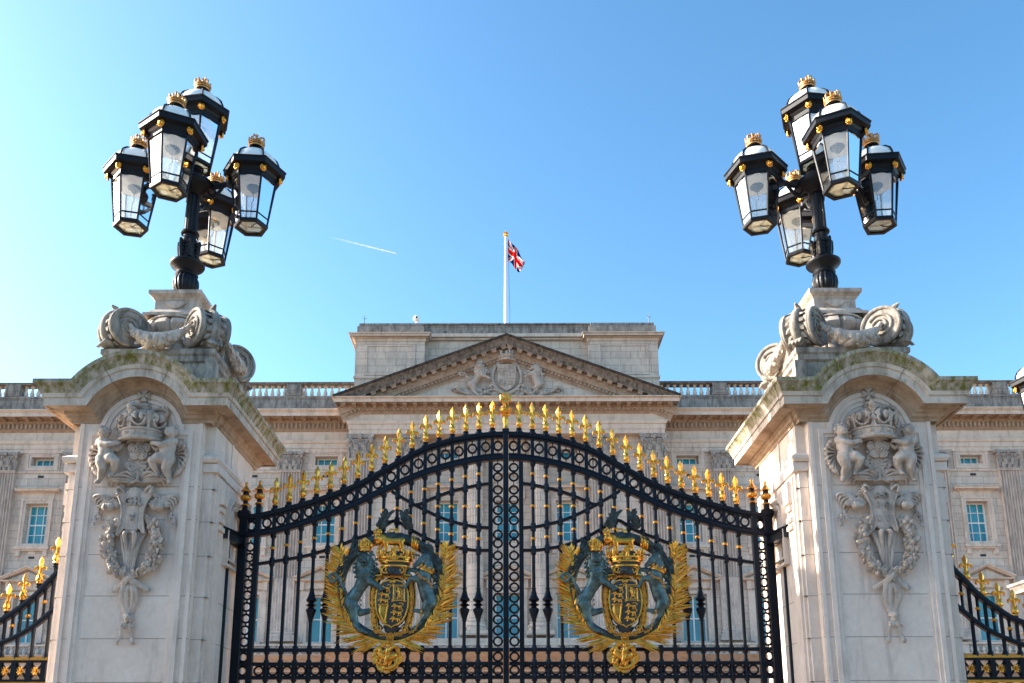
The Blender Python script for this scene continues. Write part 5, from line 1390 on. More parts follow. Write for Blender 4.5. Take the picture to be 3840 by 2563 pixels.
    m=MB(); m.tube([(s*3.135,-.20,3.99),(s*3.135,-.20,.1)],.022,n=8); m.build('bolt_rod',M_iron,G)
    return G
GL=leaf_gate(-1,'black iron gate leaf with gilded coat of arms beside the GR V pier')
CACHE_first_leaf=1
GR=leaf_gate(1,'black iron gate leaf with gilded coat of arms beside the 1911 pier')
# orb and cross on the meeting bar
m=MB(); m.M=Matrix.Translation((0,0,5.37))
m.lathe([(.03,0),(.036,.01),(.030,.03),(.026,.06),(.032,.10),(.036,.14),(.030,.165),(.045,.18),(.05,.195)],16)
m.ell((0,0,.255),(.070,.070,.070),20,12); m.torus((0,0,.262),.071,.008,'z',24,6); m.torus((0,0,.262),.071,.006,'x',24,6,0,pi)
m.lathe([(.03,.315),(.022,.335),(.016,.35),(.02,.36)],12); maltese(m,0,.405,.068,-.022,.022)
m.build('orb_finial',M_gold,GL,ang=40)

# ---- royal arms on each leaf
SQ=.00133
def shield_lion(m,x,z,s,f=1):
    """small gilded walking lion"""
    def e(a,b,ra,rb,d=.006): m.ell((x+f*a*s,-.0-d,z+b*s),(ra*s,.010,rb*s),8,6)
    e(0,0,.5,.17); e(-.45,.14,.22,.24,.010); e(-.50,.20,.11,.12,.018)
    for a,b,c,d in ((-.62,-.05,-.85,-.10),(-.38,-.10,-.45,-.42),(.30,-.10,.22,-.42),(.48,-.05,.58,-.40)):
        m.tube([(x+f*a*s,-.006,z+b*s),(x+f*(a+c)/2*s,-.008,z+(b+d)/2*s),(x+f*c*s,-.006,z+d*s)],[.10*s,.075*s,.05*s],n=6)
    m.tube(spline([(x+f*.5*s,-.004,z+.08*s),(x+f*.78*s,-.004,z+.25*s),(x+f*.55*s,-.004,z+.45*s),(x+f*.25*s,-.004,z+.38*s)],4),.045*s,n=5)
    e(.22,.40,.10,.07)
def build_arms(parent,x0):
    T=Matrix.Diagonal((SQ,SQ*.75,SQ,1))
    # laurel ring (root part)
    m=MB(); r=random.Random(21)
    cx,cz=645,752
    def pol(a,R,d=0): return q(cx+R*cos(a),cz-R*sin(a),d)
    m.M=T
    m.tube([pol(radians(a),432,30) for a in range(0,360,5)],[34+14*abs(sin(radians(a)/2+pi/4))*(a>0) for a in range(0,360,5)],n=10,closed=True)
    for i in range(200):
        a=radians(r.uniform(8,172)); R=432+r.uniform(-38,38); d=r.uniform(45,88) if not 62<math.degrees(a)<128 else r.uniform(10,42); sgn=1 if a<pi/2 else -1
        tx=-sin(a)*sgn; tz=cos(a)*sgn; L=r.uniform(55,85); ou=r.uniform(-.45,.45)
        p0=pol(a,R,d); m.leaf(p0,p0+V(((tx+ou*cos(a))*L,-r.uniform(0,18),(tz+ou*sin(a))*L)),r.uniform(11,15),(0,-1,0),.3,6)
    # the two sprigs standing up beyond the ring
    for s,base,tip in ((-1,(545,250),(612,110)),(1,(790,255),(745,110))):
        P=spline([(*q(*base,40),),(*q((base[0]+tip[0])/2+s*12,(base[1]+tip[1])/2+14,60),),(*q(*tip,50),)],8); m.tube(P,8,n=6)
        for i in range(1,17):
            p=P[i]
            for k in (-1,1):
                d=V((k*r.uniform(.5,.9)-s*.25,-r.uniform(0,.3),r.uniform(.35,.9))).normalized()*r.uniform(48,72); m.leaf(p,p+d,r.uniform(12,16),(0,-1,0),.3,6)
    for bx,by,n in ((345,400,9),(1140,430,7),(320,460,6)):
        for i in range(n):
            d=V((r.uniform(-.5,.5),-.2,1)).normalized()*r.uniform(70,105); p=q(bx+r.uniform(-25,25),by+r.uniform(0,60),25); m.leaf(p,p+d,17,(0,-1,0),.3,8)
    A=m.build('royal_arms',M_dbronze,parent,ang=50,loc=(x0,-.055,3.508))
    def mk(fn,name,mat,ang=50):
        mm=MB(); mm.M=T; fn(mm); return mm.build(name,mat,A,ang=ang)
    def sc(fn,name,mat,vox=.0055,sm=2):
        mm=MB(); mm.M=T; fn(mm); return mm.sculpt(name,mat,A,vox,sm)
    def spines(mm):
        mm.tube([pol(radians(a),440,52) for a in (150,141,132)],[26,30,26],n=8)
    # gold ties on the ring
    def ties(mm):
        for a in (58,): 
            for k in range(4): mm.torus(pol(radians(a+k*2.2-3),432,30),47,7,'y',16,6) if False else mm.tube([pol(radians(a+k*2.6-4),432-46,40),pol(radians(a+k*2.6-2),432-30,78),pol(radians(a+k*2.6),432+8,88),pol(radians(a+k*2.6+2),432+44,62)],9,n=6)
    mk(ties,'ribbon_tie',M_gold)
    def tie2(mm):
        for k in range(4): mm.tube([pol(radians(116+k*2.6-4),432-46,40),pol(radians(116+k*2.6-2),432-30,78),pol(radians(116+k*2.6),432+8,88),pol(radians(116+k*2.6+2),432+44,62)],9,n=6)
    mk(tie2,'ribbon_tie',M_gold)
    sc(lion_body,'lion',M_bronze); mk(lambda mm:(lion_mane(mm),lion_fringe(mm)),'mane',M_bronze,70)
    sc(unicorn_body,'unicorn',M_bronze); mk(unicorn_mane,'mane',M_dbronze,70)
    mk(horn,'horn',M_dbronze)
    mk(lambda mm:(crown_small(mm,427,447,100,52,105)),'lion_crown',M_gold)
    sc(passant_lion,'crest_lion',M_gold,.0045,1); mk(passant_mane,'mane',M_gold,70)
    mk(lambda mm:crown_small(mm,528,312,84,31,75),'crest_lion_crown',M_gold)
    # imperial crown
    def bigcrown(mm):
        c=q(684,585,45); R=140
        for z,rr,t in ((0,R*.86,10),(38,R*.98,9),(72,R*1.05,11)): mm.torus(c+V((0,0,z)),rr,t,'z',40,7)
        for k in range(8):
            a=-pi/2+2*pi*k/8; mm.M=T@Matrix.Translation(c)@Matrix.Rotation(a+pi/2,4,'Z')
            if k%2==0:
                mm.tube([(0,-R*1.05,75),(0,-R*1.12,105)],[16,9],n=8); maltese(mm,0,135,34,-R*1.16,-R*1.02)
            else:
                mm.tube([(0,-R*1.05,75),(0,-R*1.12,120),(0,-R*1.15,150)],[12,15,3],n=8)
                for s_ in (-1,1): mm.tube(spline([(0,-R*1.08,85),(s_*20,-R*1.12,118),(s_*40,-R*1.12,120),(s_*42,-R*1.12,98)],4),8,n=6,rnd=True)
            for s_ in (-1,1): mm.torus((s_*40,-R*1.02,98),27,6,'y',10,6,pi,2*pi)
            mm.box(-18,18,-R*1.06,-R*.98,46,62); mm.M=T
        for k in range(16): a=2*pi*(k+.5)/16; mm.ell(c+V((cos(a)*R*1.02,sin(a)*R*1.02,55)),8,7,5)
        mm.tube([c+V((-R*.5,-R*.8,20)),c+V((-R*.2,-R*.9,120)),c+V((0,-R*.6,150))],13,n=8)
    mk(bigcrown,'imperial_crown',M_gold)
    def cap(mm):
        c=q(684,585,45); mm.lathe([(112,-70),(100,-40),(112,-5),(118,0),(135,70),(128,95),(90,130),(20,140)],28,c)
        mm.ell(q(655,620,150),(34,24,38),12,8); mm.ell(q(655,630,172),(14,12,16),8,6)
        for s_ in (-1,1): mm.ell(q(655+s_*17,607,170),(9,7,6),7,5)
    mk(cap,'helm',M_enamel)
    SCR=[1]
    def scrolls(mm):
        for s_ in (SCR[0],):
            P=[q(672+s_*(70+ (44-3.0*t)*cos(t*.9)),615-(44-3.0*t)*sin(t*.9)*1.,132) for t in [i*.45 for i in range(28)]]; mm.tube(P,7,n=6)
            mm.tube([q(672+s_*112,600,130),q(672+s_*95,660,125),q(672+s_*150,665,115)],8,n=6)
    for s0 in (-1,1):
        SCR[0]=s0; mk(scrolls,'helm_scroll',M_gold)
    # cartouche: dark strapwork with gilded edges
    def strap(mm):
        for s_ in (-1,1):
            P=spline([(*q(667+s_*88,640,40),),(*q(667+s_*142,690,35),),(*q(667+s_*166,830,30),),(*q(667+s_*156,960,30),),(*q(667+s_*138,1050,35),),(*q(667+s_*125,1112,45),),(*q(667+s_*85,1085,45),)],6)
            mm.tube(P,[38-.3*i for i in range(len(P))],n=10,flat=.6,up=V((0,-1,0)))
        mm.tube([q(667,1090,25),q(660,1150,25)],[80,45],n=10,flat=.4)
        mm.ell(q(667,880,15),(150,38,222),28,10)
    mk(strap,'cartouche_frame',M_enamel)
    def gilt(mm):
        for s_ in (-1,1):
            for off,d in ((32,52),(12,66),(-14,62)):
                P=spline([(*q(667+s_*(95+off*.6),648,d),),(*q(667+s_*(140+off),695,d),),(*q(667+s_*(164+off),830,d-6),),(*q(667+s_*(154+off*.9),960,d-6),),(*q(667+s_*(135+off*.8),1050,d),),(*q(667+s_*(122+off*.5),1108-off*.1,d),)],6)
                mm.tube(P,5.5 if off!=14 else 4,n=6)
            mm.tube(spline([(*q(667+s_*125,1110,70),),(*q(667+s_*100,1130,70),),(*q(667+s_*90,1100,70),),(*q(667+s_*108,1088,70),)],5),6,n=6)
            rr=random.Random(31)
            for i in range(30):      # collar of beads and knots along the frame
                t=i/29; x=667+s_*(142+22*sin(pi*t)); y=690+370*t
                if i%4==0:
                    mm.torus(q(x,y,80),15,5,'y',12,6); mm.ell(q(x,y,80),(9,7,9),7,5)
                else: mm.ell(q(x+rr.uniform(-7,7),y,78),(9,8,9),7,5); mm.ell(q(x+rr.uniform(-16,16),y+6,74),(6,6,6),6,5)
            for k in range(6): mm.leaf(q(667+s_*150,1040+6*k,62),q(667+s_*(190-4*k),1010+22*k,66),8)
        for i in range(13):
            a=radians(28+124*i/12); x,y=667+175*cos(a),742-78*sin(a)
            if i%3==0: mm.torus(q(x,y,82),21,5,'y',14,6); mm.torus(q(x,y,82),10,4,'y',10,6)
            else: mm.ell(q(x,y,80),(14,10,14),8,6); mm.ell(q(x+10,y-12,76),(8,7,8),6,5); mm.ell(q(x-9,y+10,76),(8,7,8),6,5)
        for i in range(9):
            a=radians(200+140*i/8); x,y=660+135*cos(a),1105-62*sin(a)
            if i%2==0: mm.torus(q(x,y,70),18,6,'y',12,6); mm.ell(q(x,y,70),(8,8,8),7,5)
            else:
                for j in range(3): mm.torus(q(x+(j-1)*12,y-(j==1)*12,70),10,4,'y',10,5)
        mm.torus(q(655,1190,72),27,6,'y',18,6); mm.torus(q(655,1190,74),14,5,'y',12,6); mm.ell(q(655,1190,76),(7,6,7),6,5)
    mk(gilt,'gilded_collar',M_golddull)
    def shp(k=1.,z0=0): 
        hp=[(0,188),(22,196),(48,190),(80,182),(112,150),(132,95),(140,30),(138,-40),(122,-105),(92,-155),(52,-188),(18,-200),(0,-214)]
        return [(667-640+x*k,720-892+z*k) for x,z in hp]+[(667-640-x*k,720-892+z*k) for x,z in hp[-2:0:-1]]
    mk(lambda mm:mm.prism(shp(1.0),-92,-20,8),'shield',M_enamel)
    def rim(mm):
        P=[V((x,-92,z)) for x,z in shp(.985)]; mm.tube(P,7,n=6,closed=True)
        mm.tube(spline([(*q(622,700,95),),(*q(645,706,98),),(*q(650,722,98),),(*q(667,712,98),),(*q(684,722,98),),(*q(690,706,98),),(*q(712,700,95),)],4),6,n=6)
    mk(rim,'shield_rim',M_gold)
    # charges
    def ch(mm):
        mm.M=T@Matrix.Translation(V((0,-92,0)))
        return mm
    g=MB(); 
    def lion3(x,y,s):
        g.M=T@Matrix.Translation(q(x,y,97))@Matrix.Diagonal((1,.9,1,1)); shield_lion_px(g,s)
    def shield_lion_px(m,s):
        def e(a,b,ra,rb,d=4): m.ell((a*s,-d,b*s),(ra*s,9,rb*s),8,6)
        e(0,0,.52,.18); e(-.45,.15,.24,.27,7); e(-.52,.20,.13,.13,14); e(.3,-.02,.24,.2)
        for a,b,c,d in ((-.55,-.02,-.92,.0),(-.38,-.10,-.50,-.42),(.28,-.10,.20,-.42),(.45,-.05,.60,-.40)):
            m.tube([(a*s,-6,b*s),((a+c)/2*s,-8,(b+d)/2*s),(c*s,-6,d*s)],[.12*s,.09*s,.07*s],n=6)
        m.tube([(p[0]*s,-4,p[1]*s) for p in spline([(.5,.05),(.82,.22),(.62,.48),(.28,.38)],4)],.06*s,n=5); m.ell((.28*s,-5,.42*s),(.12*s,7,.09*s),6,5)
        for k in range(5): m.ell((-.45*s+.2*s*cos(k*1.3),-9,.10*s+.22*s*sin(k*1.3)),(.08*s,7,.08*s),6,5)
    for x,y in ((610,768),(604,822),(600,873),(716,925),(713,978),(704,1032)): lion3(x,y,58)
    g.M=T
    for a,b in (((672,745),(775,745)),((672,875),(775,875)),((677,740),(677,880)),((770,740),(770,880))): g.tube([q(*a,96),q(*b,96)],4.5,n=6)
    for a,b in (((686,757),(761,757)),((686,863),(761,863)),((690,755),(690,865)),((758,755),(758,865))): g.tube([q(*a,96),q(*b,96)],2.5,n=5)
    for x,y in ((672,742),(775,742),(672,878),(775,878)):
        for k in range(3): g.ell(q(x+8*cos(k*2.1),y+8*sin(k*2.1),98),(6,5,6),6,5)
    # rampant lion in the second quarter
    limb(g,[(728,845,96,8),(724,822,98,12),(722,800,98,13),(722,785,98,12)],8); g.ell(q(720,775,100),(13,9,13),8,6)
    for p in ([(724,800),(705,798),(697,788)],[(722,790),(738,785),(745,776)],[(726,835),(714,850),(712,866)],[(730,838),(744,842),(746,858)]): g.tube([q(*a,99) for a in p],[7,5.5,4.5],n=6)
    g.tube([q(*p,96) for p in ((730,832),(748,824),(742,805),(752,792))],3.5,n=5)
    # harp
    g.tube([q(568,925,96),q(566,960,98),q(575,1000,100),q(592,1035,100),(q(612,1062,98))],[9,11,12,11,8],n=8); g.tube([q(566,922,98),q(590,905,98),q(612,915,98),q(634,903,98)],[8,9,8,7],n=8)
    g.tube([q(633,905,96),q(622,985,96),q(612,1060,96)],[8,8,9],n=8); g.box(598-640,632-640,-104,-92,720-1068,720-1056); g.ell(q(562,915,100),(12,9,12),8,6)
    for i in range(7): g.tube([q(578+7*i,918-1*i,95),q(582+5.4*i,980+11*i,95)],1.8,n=5)
    g.build('shield_charges',M_gold,A,ang=60)
    # unicorn's coronet and chain
    def coro(mm):
        mm.M=T@Matrix.Translation(q(948,622,66))@Matrix.Rotation(.42,4,'Y'); mm.torus((0,0,0),64,9,'z',30,7,sq=(1,1.05)); mm.torus((0,0,14),66,5,'z',30,6,sq=(1,1.05))
        for k in range(10): a=2*pi*k/10; mm.ell((66*cos(a),66*sin(a),30),(10,8,17),7,5); mm.ell((66*cos(a+.3),66*sin(a+.3),18),8,6,5)
        mm.M=T
        P=spline([(*q(875,640,135),),(*q(900,680,150),),(*q(945,700,150),),(*q(985,735,130),),(*q(1000,770,110),)],7)
        for i in range(0,len(P)-1,2): mm.torus(P[i],11,4,'y',10,5,sq=(1,.7)) if (i//2)%2 else mm.tube([P[i],P[min(i+2,len(P)-1)]],4.5,n=5)
        P=spline([(*q(920,960,120),),(*q(905,1010,115),),(*q(885,1070,110),),(*q(870,1120,105),),(*q(835,1145,100),),(*q(800,1140,95),)],6)
        for i in range(0,len(P)-1,2): mm.torus(P[i],11,4,'y',10,5,sq=(.7,1)) if (i//2)%2 else mm.tube([P[i],P[min(i+2,len(P)-1)]],4.5,n=5)
    mk(coro,'coronet_and_chain',M_golddull)
    # palm branches
    for s_,pth in ((-1,[(648,1222),(560,1212),(430,1165),(325,1085),(262,980),(228,870),(210,760),(207,640),(214,520),(222,470)]),(1,[(640,1222),(740,1215),(860,1165),(970,1085),(1040,980),(1078,870),(1098,760),(1104,640),(1106,520),(1110,440)])):
        mm=MB(); mm.M=T; r=random.Random(41 if s_<0 else 43)
        C=spline([tuple(q(x,y,60)) for x,y in pth],10); N=len(C)-1
        mm.tube(C,[15-11*i/N for i in range(N+1)],n=8)
        for i in range(8,N+1):
            t=i/N; p=C[i]; d=(C[min(i+1,N)]-C[i-1]).normalized(); out=V((d.z,0,-d.x))*(-1)
            if s_>0: out=-out
            for side,num in ((1,2),(-1,1)):
                for j in range(num):
                    if side<0 and t<.30: continue
                    a=r.uniform(.72,1.22) if side>0 else r.uniform(.5,.85)
                    if side>0: L=(172 if t<.8 else 160)*r.uniform(.72,1.12)*(1-.25*max(0,t-.8)/.2)
                    else: L=r.uniform(60,95)
                    if side>0 and t<.4: a*=.72; L*=1.3
                    dd=(d*cos(a)+out*side*sin(a)+V((0,-r.uniform(-.16,.30),0))).normalized()
                    mm.leaf(p+V((0,-r.uniform(0,20),0)),p+dd*L+V((0,0,r.uniform(-6,6))),r.uniform(5.5,9.0),(r.uniform(-.6,.6),-1,r.uniform(-.7,.7)),.55,r.uniform(-6,14),.35)
        for k in range(5): mm.leaf(C[-2],C[-1]+V(((k-2)*26,-14,r.uniform(55,105)-abs(k-2)*9)),11,(0,-1,0),.5)
        if s_<0:
            for k in range(4): mm.leaf(q(235+8*k,520-10*k,75),q(268+6*k,425-6*k,80+8*k),15,(0,-1,0),.5)
        mm.build('palm_branch',M_palm,A,ang=30)
    # gilded badge with a horseman
    def badge(mm):
        c=(640,1350)
        mm.torus(q(*c,60),98,13,'y',36,8,sq=(1,1.05)); r=random.Random(51)
        for i in range(46):
            a=2*pi*i/46; p=q(c[0]+100*cos(a),c[1]-104*sin(a),66); mm.leaf(p,p+V((-sin(a)*52+cos(a)*r.uniform(-26,26),-12,cos(a)*52+sin(a)*r.uniform(-26,26))),12,(0,-1,0),.5)
        mm.torus(q(636,1237,85),15,7,'y',16,7)
        limb(mm,[(575,1320,75,30),(612,1345,80,36),(655,1352,80,36),(690,1338,75,36)],10); limb(mm,[(580,1310,80,27),(572,1280,85,21),(560,1268,90,15),(548,1290,96,12)],10)
        for p in ([(580,1340),(555,1372),(548,1400)],[(598,1360),(580,1392),(590,1420)],[(690,1360),(708,1390),(700,1420)],[(672,1370),(665,1400),(650,1425)]): mm.tube([q(*a,80) for a in p],[15,11,8],n=7,rnd=True)
        limb(mm,[(640,1345,105,24),(642,1310,108,22),(645,1285,110,20)],10); mm.ell(q(646,1258,112),(17,16,20),10,8); limb(mm,[(655,1292,110,13),(690,1270,118,11),(715,1262,120,8)],7); limb(mm,[(632,1295,110,12),(610,1310,120,9)],7)
        limb(mm,[(640,1345,118,17),(628,1385,122,13),(632,1415,118,9)],8); mm.tube([q(715,1255,122),q(640,1330,126),q(600,1425,120)],4,n=5)
        mm.tube(spline([tuple(q(600,1435,75)),tuple(q(650,1440,85)),tuple(q(700,1420,80)),tuple(q(720,1380,75)),tuple(q(715,1340,75))],5),[16,18,20,20,18,17,18,20,20,18,17,15,14,13,12,11,10,9,8,7,6],n=8)
        mm.ell(q(575,1400,80),(20,14,14),8,6); mm.ell(q(560,1352,85),(16,14,16),8,6)
        for i in range(26):
            a=r.uniform(0,2*pi); k=r.uniform(.3,.9); mm.ell(q(c[0]+90*k*cos(a),c[1]-92*k*sin(a),70),(12,12,10),6,5)
        for k in (-1,1): mm.leaf(q(640+k*95,1345,66),q(640+k*135,1352,66),14)
    mk(badge,'horseman_badge',M_gold,45)
    return A
AL=build_arms(GL,-1.313)
AR2=copy_tree(AL,GR); AR2.location=(1.302,-.055,3.505)
# ------------------------------------------------------------------ side railings, side pier, ground
def fence(s,label,xc,n,rail1,rail2,post0):
    """railing running outwards from a great pier; x from the gate's middle, s side"""
    Fn=thing('iron_railing',label,'railing',(GX,GY,0),'black railings beside the great piers')
    xs=[post0+.1665*i for i in range(n)]
    X0=PXC+HB-.02; X1=xs[-1]+.12
    m=MB(); rail(m,rail1,X0,X1,.032,0,.03,40,s); m.build('top_rail',M_iron,Fn)
    m=MB(); rail(m,rail2,X0,X1,.026,0,.026,40,s); m.build('curved_rail',M_iron,Fn)
    zg=2.675; a,b=sorted((s*X0,s*X1))
    for z in (zg,2.40):
        m=MB(); m.bbox(a,b,-.032,.032,z-.018,z+.018,.006); m.build('gilded_rail',M_golddull,Fn)
    for za_,zb2_ in ((zg-.045,zg-.02),(2.42,2.445),(.2,.28)):
        m=MB(); m.box(a,b,-.026,.026,za_,zb2_); m.build('lower_rail',M_iron,Fn)
    T1=[(p[0],p[1]) for p in spline(rail1,4)]; T2=[(p[0],p[1]) for p in spline(rail2,4)]
    for i,x in enumerate(xs):
        z1=lerp_table(T1,x); z2=lerp_table(T2,x); zf=FENCE_F[i] if i<len(FENCE_F) else z1+.09
        m=MB(); m.lathe([(.021,.2),(.021,zf-.06),(.021,zf-.05),(.036,zf-.04),(.030,zf-.03),(.024,zf-.02),(.034,zf-.005),(.030,zf)],10,(s*x,0,0)); 
        m.box(s*x-.028,s*x+.028,-.028,.028,zg-.30,zg-.02); m.lathe([(.024,zg+.06),(.036,zg+.03),(.036,zg)],8,(s*x,0,0)); m.build('bar',M_iron,Fn)
        f=inst(CACHE['fl'],parent=Fn); f.location=(s*x,0,zf); f.rotation_euler=(0,0,random.uniform(-.2,.2)); f.scale=(.9,.9,.84)
        # lattice crossing with its rosette
        xm=x+.083
        m=MB()
        for k in (-1,1): m.tube([(s*(xm+k*.078),0,zg-.03),(s*(xm-k*.078),0,2.43)],.0125,n=6)
        for k in (-1,1):
            for j in (-1,1): m.ell((s*xm+k*.055,0,zg-.035 if j>0 else 2.435),(.018,.014,.012),7,5)
        lt=m.build('lattice',M_iron,Fn)
        m=MB()
        if 'ros' not in CACHE:
            for k in range(4):
                a_=pi/4+pi*k/2
                for d in (-.35,.35): m.leaf((0,-.015,0),(.046*cos(a_+d),-.028,.052*sin(a_+d)),.012,(0,-1,0),.6,.005)
            for k in range(4): a_=pi*k/2; m.ell((.022*cos(a_),-.022,.026*sin(a_)),(.010,.008,.010),7,5)
            m.ell((0,-.03,0),(.009,.008,.009),8,6); CACHE['ros']=m.build('rosette',M_gold,lt,ang=50); o=CACHE['ros']
        else: o=inst(CACHE['ros'],parent=lt)
        o.location=(s*xm,0,(zg+2.40)/2)
        # short intermediate bar with a slanting gold collar
        za=lerp_table(T1,xm); zb_=lerp_table(T2,xm)
        m=MB(); m.lathe([(.032,zb_-.01),(.017,zb_+.06),(.017,za-.06),(.030,za)],8,(s*xm,0,0)); b=m.build('short_bar',M_iron,Fn)
        o=inst(CACHE['col'],parent=b); o.location=(s*xm,0,(za+zb_)/2); sl=(lerp_table(T1,xm+.05)-lerp_table(T1,xm-.05))/.1; o.rotation_euler=(0,-s*math.atan(sl)*.8,0)
    return Fn
FENCE_F=[3.765,3.53,3.34,3.21,3.125,3.07]
R1=[(4.70,4.30),(4.95,3.90),(5.10,3.69),(5.26,3.50),(5.33,3.41),(5.48,3.27),(5.65,3.145),(5.72,3.10),(5.9,3.03),(6.2,2.96)]
R2=[(4.70,3.62),(4.95,3.38),(5.10,3.255),(5.30,3.07),(5.46,2.955),(5.62,2.875),(5.78,2.81),(5.95,2.775),(6.2,2.755)]
FENCE_F=FENCE_F+[3.03,3.0,2.98,2.97]
F_L=fence(-1,'black railing with gilded fleur tips sweeping down to the left of the GR V pier',0,6,R1,R2,5.165)
F_R=fence(1,'black railing with gilded fleur tips sweeping down to the right of the 1911 pier',0,6,R1,R2,5.10)
# ---- smaller pier with a lamp of the same kind at the right edge of the view
YS2=13.3
xl,zc_=at(2309,1344,YS2+1.0); zc_-=.09
sp=thing('side_pier','lower stone pier with weathered flat cap at the far right edge of the photo','gate pier',(xl+1.0,YS2,0))
m=MB(); m.box(-.70,.70,-.70,.70,0,zc_-.2); m.mould([(-.7,-.7),(.7,-.7),(.7,.7),(-.7,.7)],[(-a,z) for a,z in ((0,zc_-.22),(.05,zc_-.2),(.05,zc_-.15),(.12,zc_-.10),(.24,zc_-.07),(.24,zc_-.03),(.26,zc_)
  ,(.30,zc_+.05),(.30,zc_+.09),(-.2,zc_+.22))],lambda a,b,o:(a,b,o),closed=True)
m.build('shaft',M_pald,sp,ang=30)
zlb=zat(880,YS2)-1.02-.72
m=MB(); m.box(-.42,.42,-.42,.42,zc_+.1,zlb-.06); m.mould([(-.42,-.42),(.42,-.42),(.42,.42),(-.42,.42)],[(-a,z) for a,z in ((0,zlb-.14),(.05,zlb-.10),(.06,zlb-.02),(-.2,zlb))],lambda a,b,o:(a,b,o),closed=True); m.build('pedestal',M_pald,sp,ang=30)
lone=copy_tree(LAMP_R); lone.location=(at(2305,880,YS2)[0]+.755+.53,YS2,zlb-.05)
tag(lone,'black lamp cut by the right edge of the photo, above the lower stone pier')
def drop(o):
    for c in list(o.children): drop(c)
    bpy.data.objects.remove(o)
drop(LAN)
# ---- ground
m=MB(); m.add([(-900,-900,-.01),(900,-900,-.01),(900,900,-.01),(-900,900,-.01)],[(0,1,2,3)]); tag(m.build('ground',M_pave,None),kind='structure')
m=MB(); m.add([(-60,12.,.0),(60,12.,.0),(60,51.6,.0),(-60,51.6,.0)],[(0,1,2,3)]); tag(m.build('forecourt',M_gravel,None),kind='structure')
m=MB(); m.box(-3.1,3.1,9.5,12.0,-.05,.02); tag(m.build('gateway_threshold',M_pave,None),kind='structure')
# ---- tree belt added unseen behind the viewer to block low sky and darken reflections
t=NT('added_tree_foliage'); w=t.world(); n=t.noise(w,1.6,4,.6)
t.bsdf(t.mix(t.ramp(n,[(.35,0.),(.65,1.)]),(.020,.032,.012),(.055,.075,.025)),.8,0,.2); M_leaf=t.m
m=MB(); r=random.Random(77)
for row in range(2):
    for i in range(26):
        x=-125+i*10+r.uniform(-2,2); y=-40-row*14+r.uniform(-2,2); h=r.uniform(13,17)
        m.tube([(x,y,0),(x+.2,y,4),(x+.1,y,9)],[.55,.42,.3],n=7)
        for k in range(150):
            a=r.uniform(0,2*pi); u=r.uniform(-1,1); rr=r.uniform(.55,1.)
            p=V((x+6.3*rr*cos(a)*sqrt(1-u*u),y+6*rr*sin(a)*sqrt(1-u*u),h*.58+h*.44*rr*u))
            d=V((r.uniform(-1,1),r.uniform(-1,1),r.uniform(-.8,.5))).normalized()*r.uniform(1.4,2.4)
            m.leaf(p-d*.5,p+d*.5,r.uniform(.7,1.2),(r.uniform(-1,1),-1,r.uniform(-1,1)),.4)
tag(m.build('added_tree_belt',M_leaf,None,60,fix=False),kind='stuff')
# ---- vapour trail high up beyond the palace
t=NT('vapour'); tr=t.new('BsdfTransparent'); df=t.new('BsdfDiffuse'); df.inputs[0].default_value=(1,1,1,1); tl=t.new('BsdfTranslucent'); tl.inputs[0].default_value=(1,1,1,1)
m0=t.new('MixShader',i_0=.5); t.link(df.outputs[0],m0.inputs[1]); t.link(tl.outputs[0],m0.inputs[2])
tc=t.new('TexCoord'); sx=t.new('SeparateXYZ'); t.link(tc.outputs['Object'],sx.inputs[0]); mr=t.new('MapRange',i_From_Min=0.,i_From_Max=1.); t.link(sx.outputs[0],mr.inputs[0])
n_=t.noise(t.coords((30,900,900)),1.,4,.6)
fac=t.math('MULTIPLY',mr.outputs[0],t.ramp(n_,[(.25,.5),(.7,1.)])); m1=t.new('MixShader'); t.link(fac,m1.inputs[0]); t.link(tr.outputs[0],m1.inputs[1]); t.link(m0.outputs[0],m1.inputs[2]); t.link(m1.outputs[0],t.out.inputs[0])
YT=6000.
xa,za=at(757,543,YT); xb,zb2=at(915,583,YT)
ct=thing('vapour_trail','thin white double vapour trail slanting across the blue sky above the palace','vapour trail',(xa,YT,za))
L=sqrt((xb-xa)**2+(zb2-za)**2); an=atan2(zb2-za,xb-xa)
for dz in (.006,-.010):
    m=MB(); pts=[]; rs=[]
    for i in range(40):
        u=i/39; pts.append((u,0,dz*(1-u*.75)+.0016*sin(i*2.1)*(1-u))); rs.append(.0062*(1+.25*sin(i*1.7))*(.6+.5*u) if u<.985 else .002)
    m.tube(pts,rs,n=8); o=m.build('streak',MATS['vapour'],ct); o.scale=(L,L,L); o.rotation_euler=(0,-an,0)
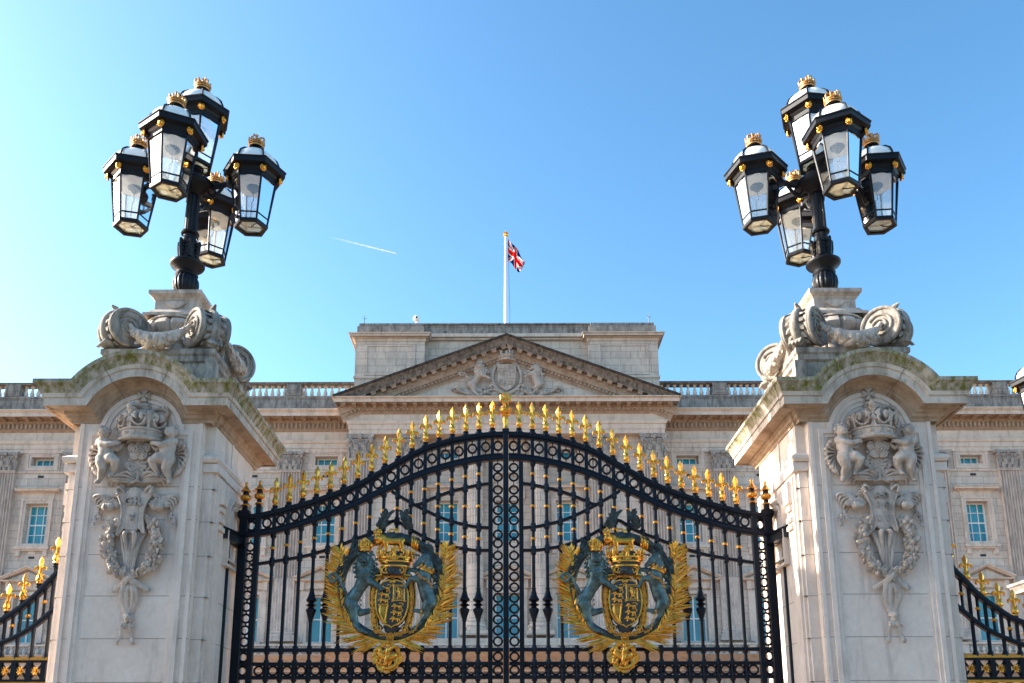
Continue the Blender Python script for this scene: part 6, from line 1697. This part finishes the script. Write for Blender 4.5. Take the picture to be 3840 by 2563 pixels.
# ------------------------------------------------------------------ sun, sky, camera
SUN_E,SUN_A=radians(27),radians(8)      # height; degrees the sun stands behind the line of the gates, on the left
d=V((-cos(SUN_E)*cos(SUN_A),cos(SUN_E)*sin(SUN_A),sin(SUN_E)))
sl=bpy.data.lights.new('sun','SUN'); sl.energy=5.0; sl.angle=radians(.55); sl.color=(1.,.93,.82)
so=bpy.data.objects.new('sun',sl); COL.objects.link(so); so.rotation_euler=(-d).to_track_quat('-Z','Y').to_euler()
w=bpy.data.worlds.new('World'); SC.world=w; w.use_nodes=True; nt=w.node_tree; bg=nt.nodes['Background']
sk=nt.nodes.new('ShaderNodeTexSky'); sk.sky_type='NISHITA'; sk.sun_disc=False; sk.sun_elevation=SUN_E
# sky rotation: measured clockwise from +Y
sk.sun_rotation=math.atan2(d.x,d.y)%(2*pi)
sk.air_density=1.0; sk.dust_density=1.3; sk.ozone_density=1.1; sk.altitude=0
# contrast of the sky colours (a clear, polarised spring sky)
KN,GM=.245,1.3
m1=nt.nodes.new('ShaderNodeMix'); m1.data_type='RGBA'; m1.blend_type='MULTIPLY'; m1.inputs[0].default_value=1; m1.inputs[7].default_value=(KN,KN,KN,1)
gm=nt.nodes.new('ShaderNodeGamma'); gm.inputs[1].default_value=GM
hs=nt.nodes.new('ShaderNodeHueSaturation'); hs.inputs['Hue'].default_value=.488; hs.inputs['Saturation'].default_value=1.12; hs.inputs['Value'].default_value=1/KN
nt.links.new(sk.outputs[0],m1.inputs[6]); nt.links.new(m1.outputs[2],gm.inputs[0]); nt.links.new(gm.outputs[0],hs.inputs['Color']); nt.links.new(hs.outputs[0],bg.inputs[0]); bg.inputs[1].default_value=.126
cam=bpy.data.cameras.new('camera'); cam.sensor_width=36; cam.sensor_fit='HORIZONTAL'; cam.lens=36*FPX/2349.
cam.shift_x=(1174.5-PPX)/2349.; cam.shift_y=(PPY-784.)/2349.; cam.clip_start=.1; cam.clip_end=30000
co=bpy.data.objects.new('camera',cam); COL.objects.link(co)
co.matrix_world=Matrix.Translation((0,0,CAMZ))@Matrix.Rotation(pi/2+PITCH,4,'X')@Matrix.Rotation(-ROLL if False else ROLL*-1,4,'Z')
SC.camera=co
SC.view_settings.view_transform='Standard'; SC.view_settings.look='None'; SC.view_settings.exposure=1.75; SC.view_settings.gamma=1
SC.cycles.max_bounces=8; SC.cycles.transparent_max_bounces=16; SC.cycles.use_denoising=True
for o in SC.objects:
    if o.type=='MESH' and o.parent is None and 'kind' not in o and 'label' not in o: print('UNTAGGED',o.name)
print('OBJECTS',len(SC.objects),'VERTS',sum(len(m.vertices) for m in bpy.data.meshes))
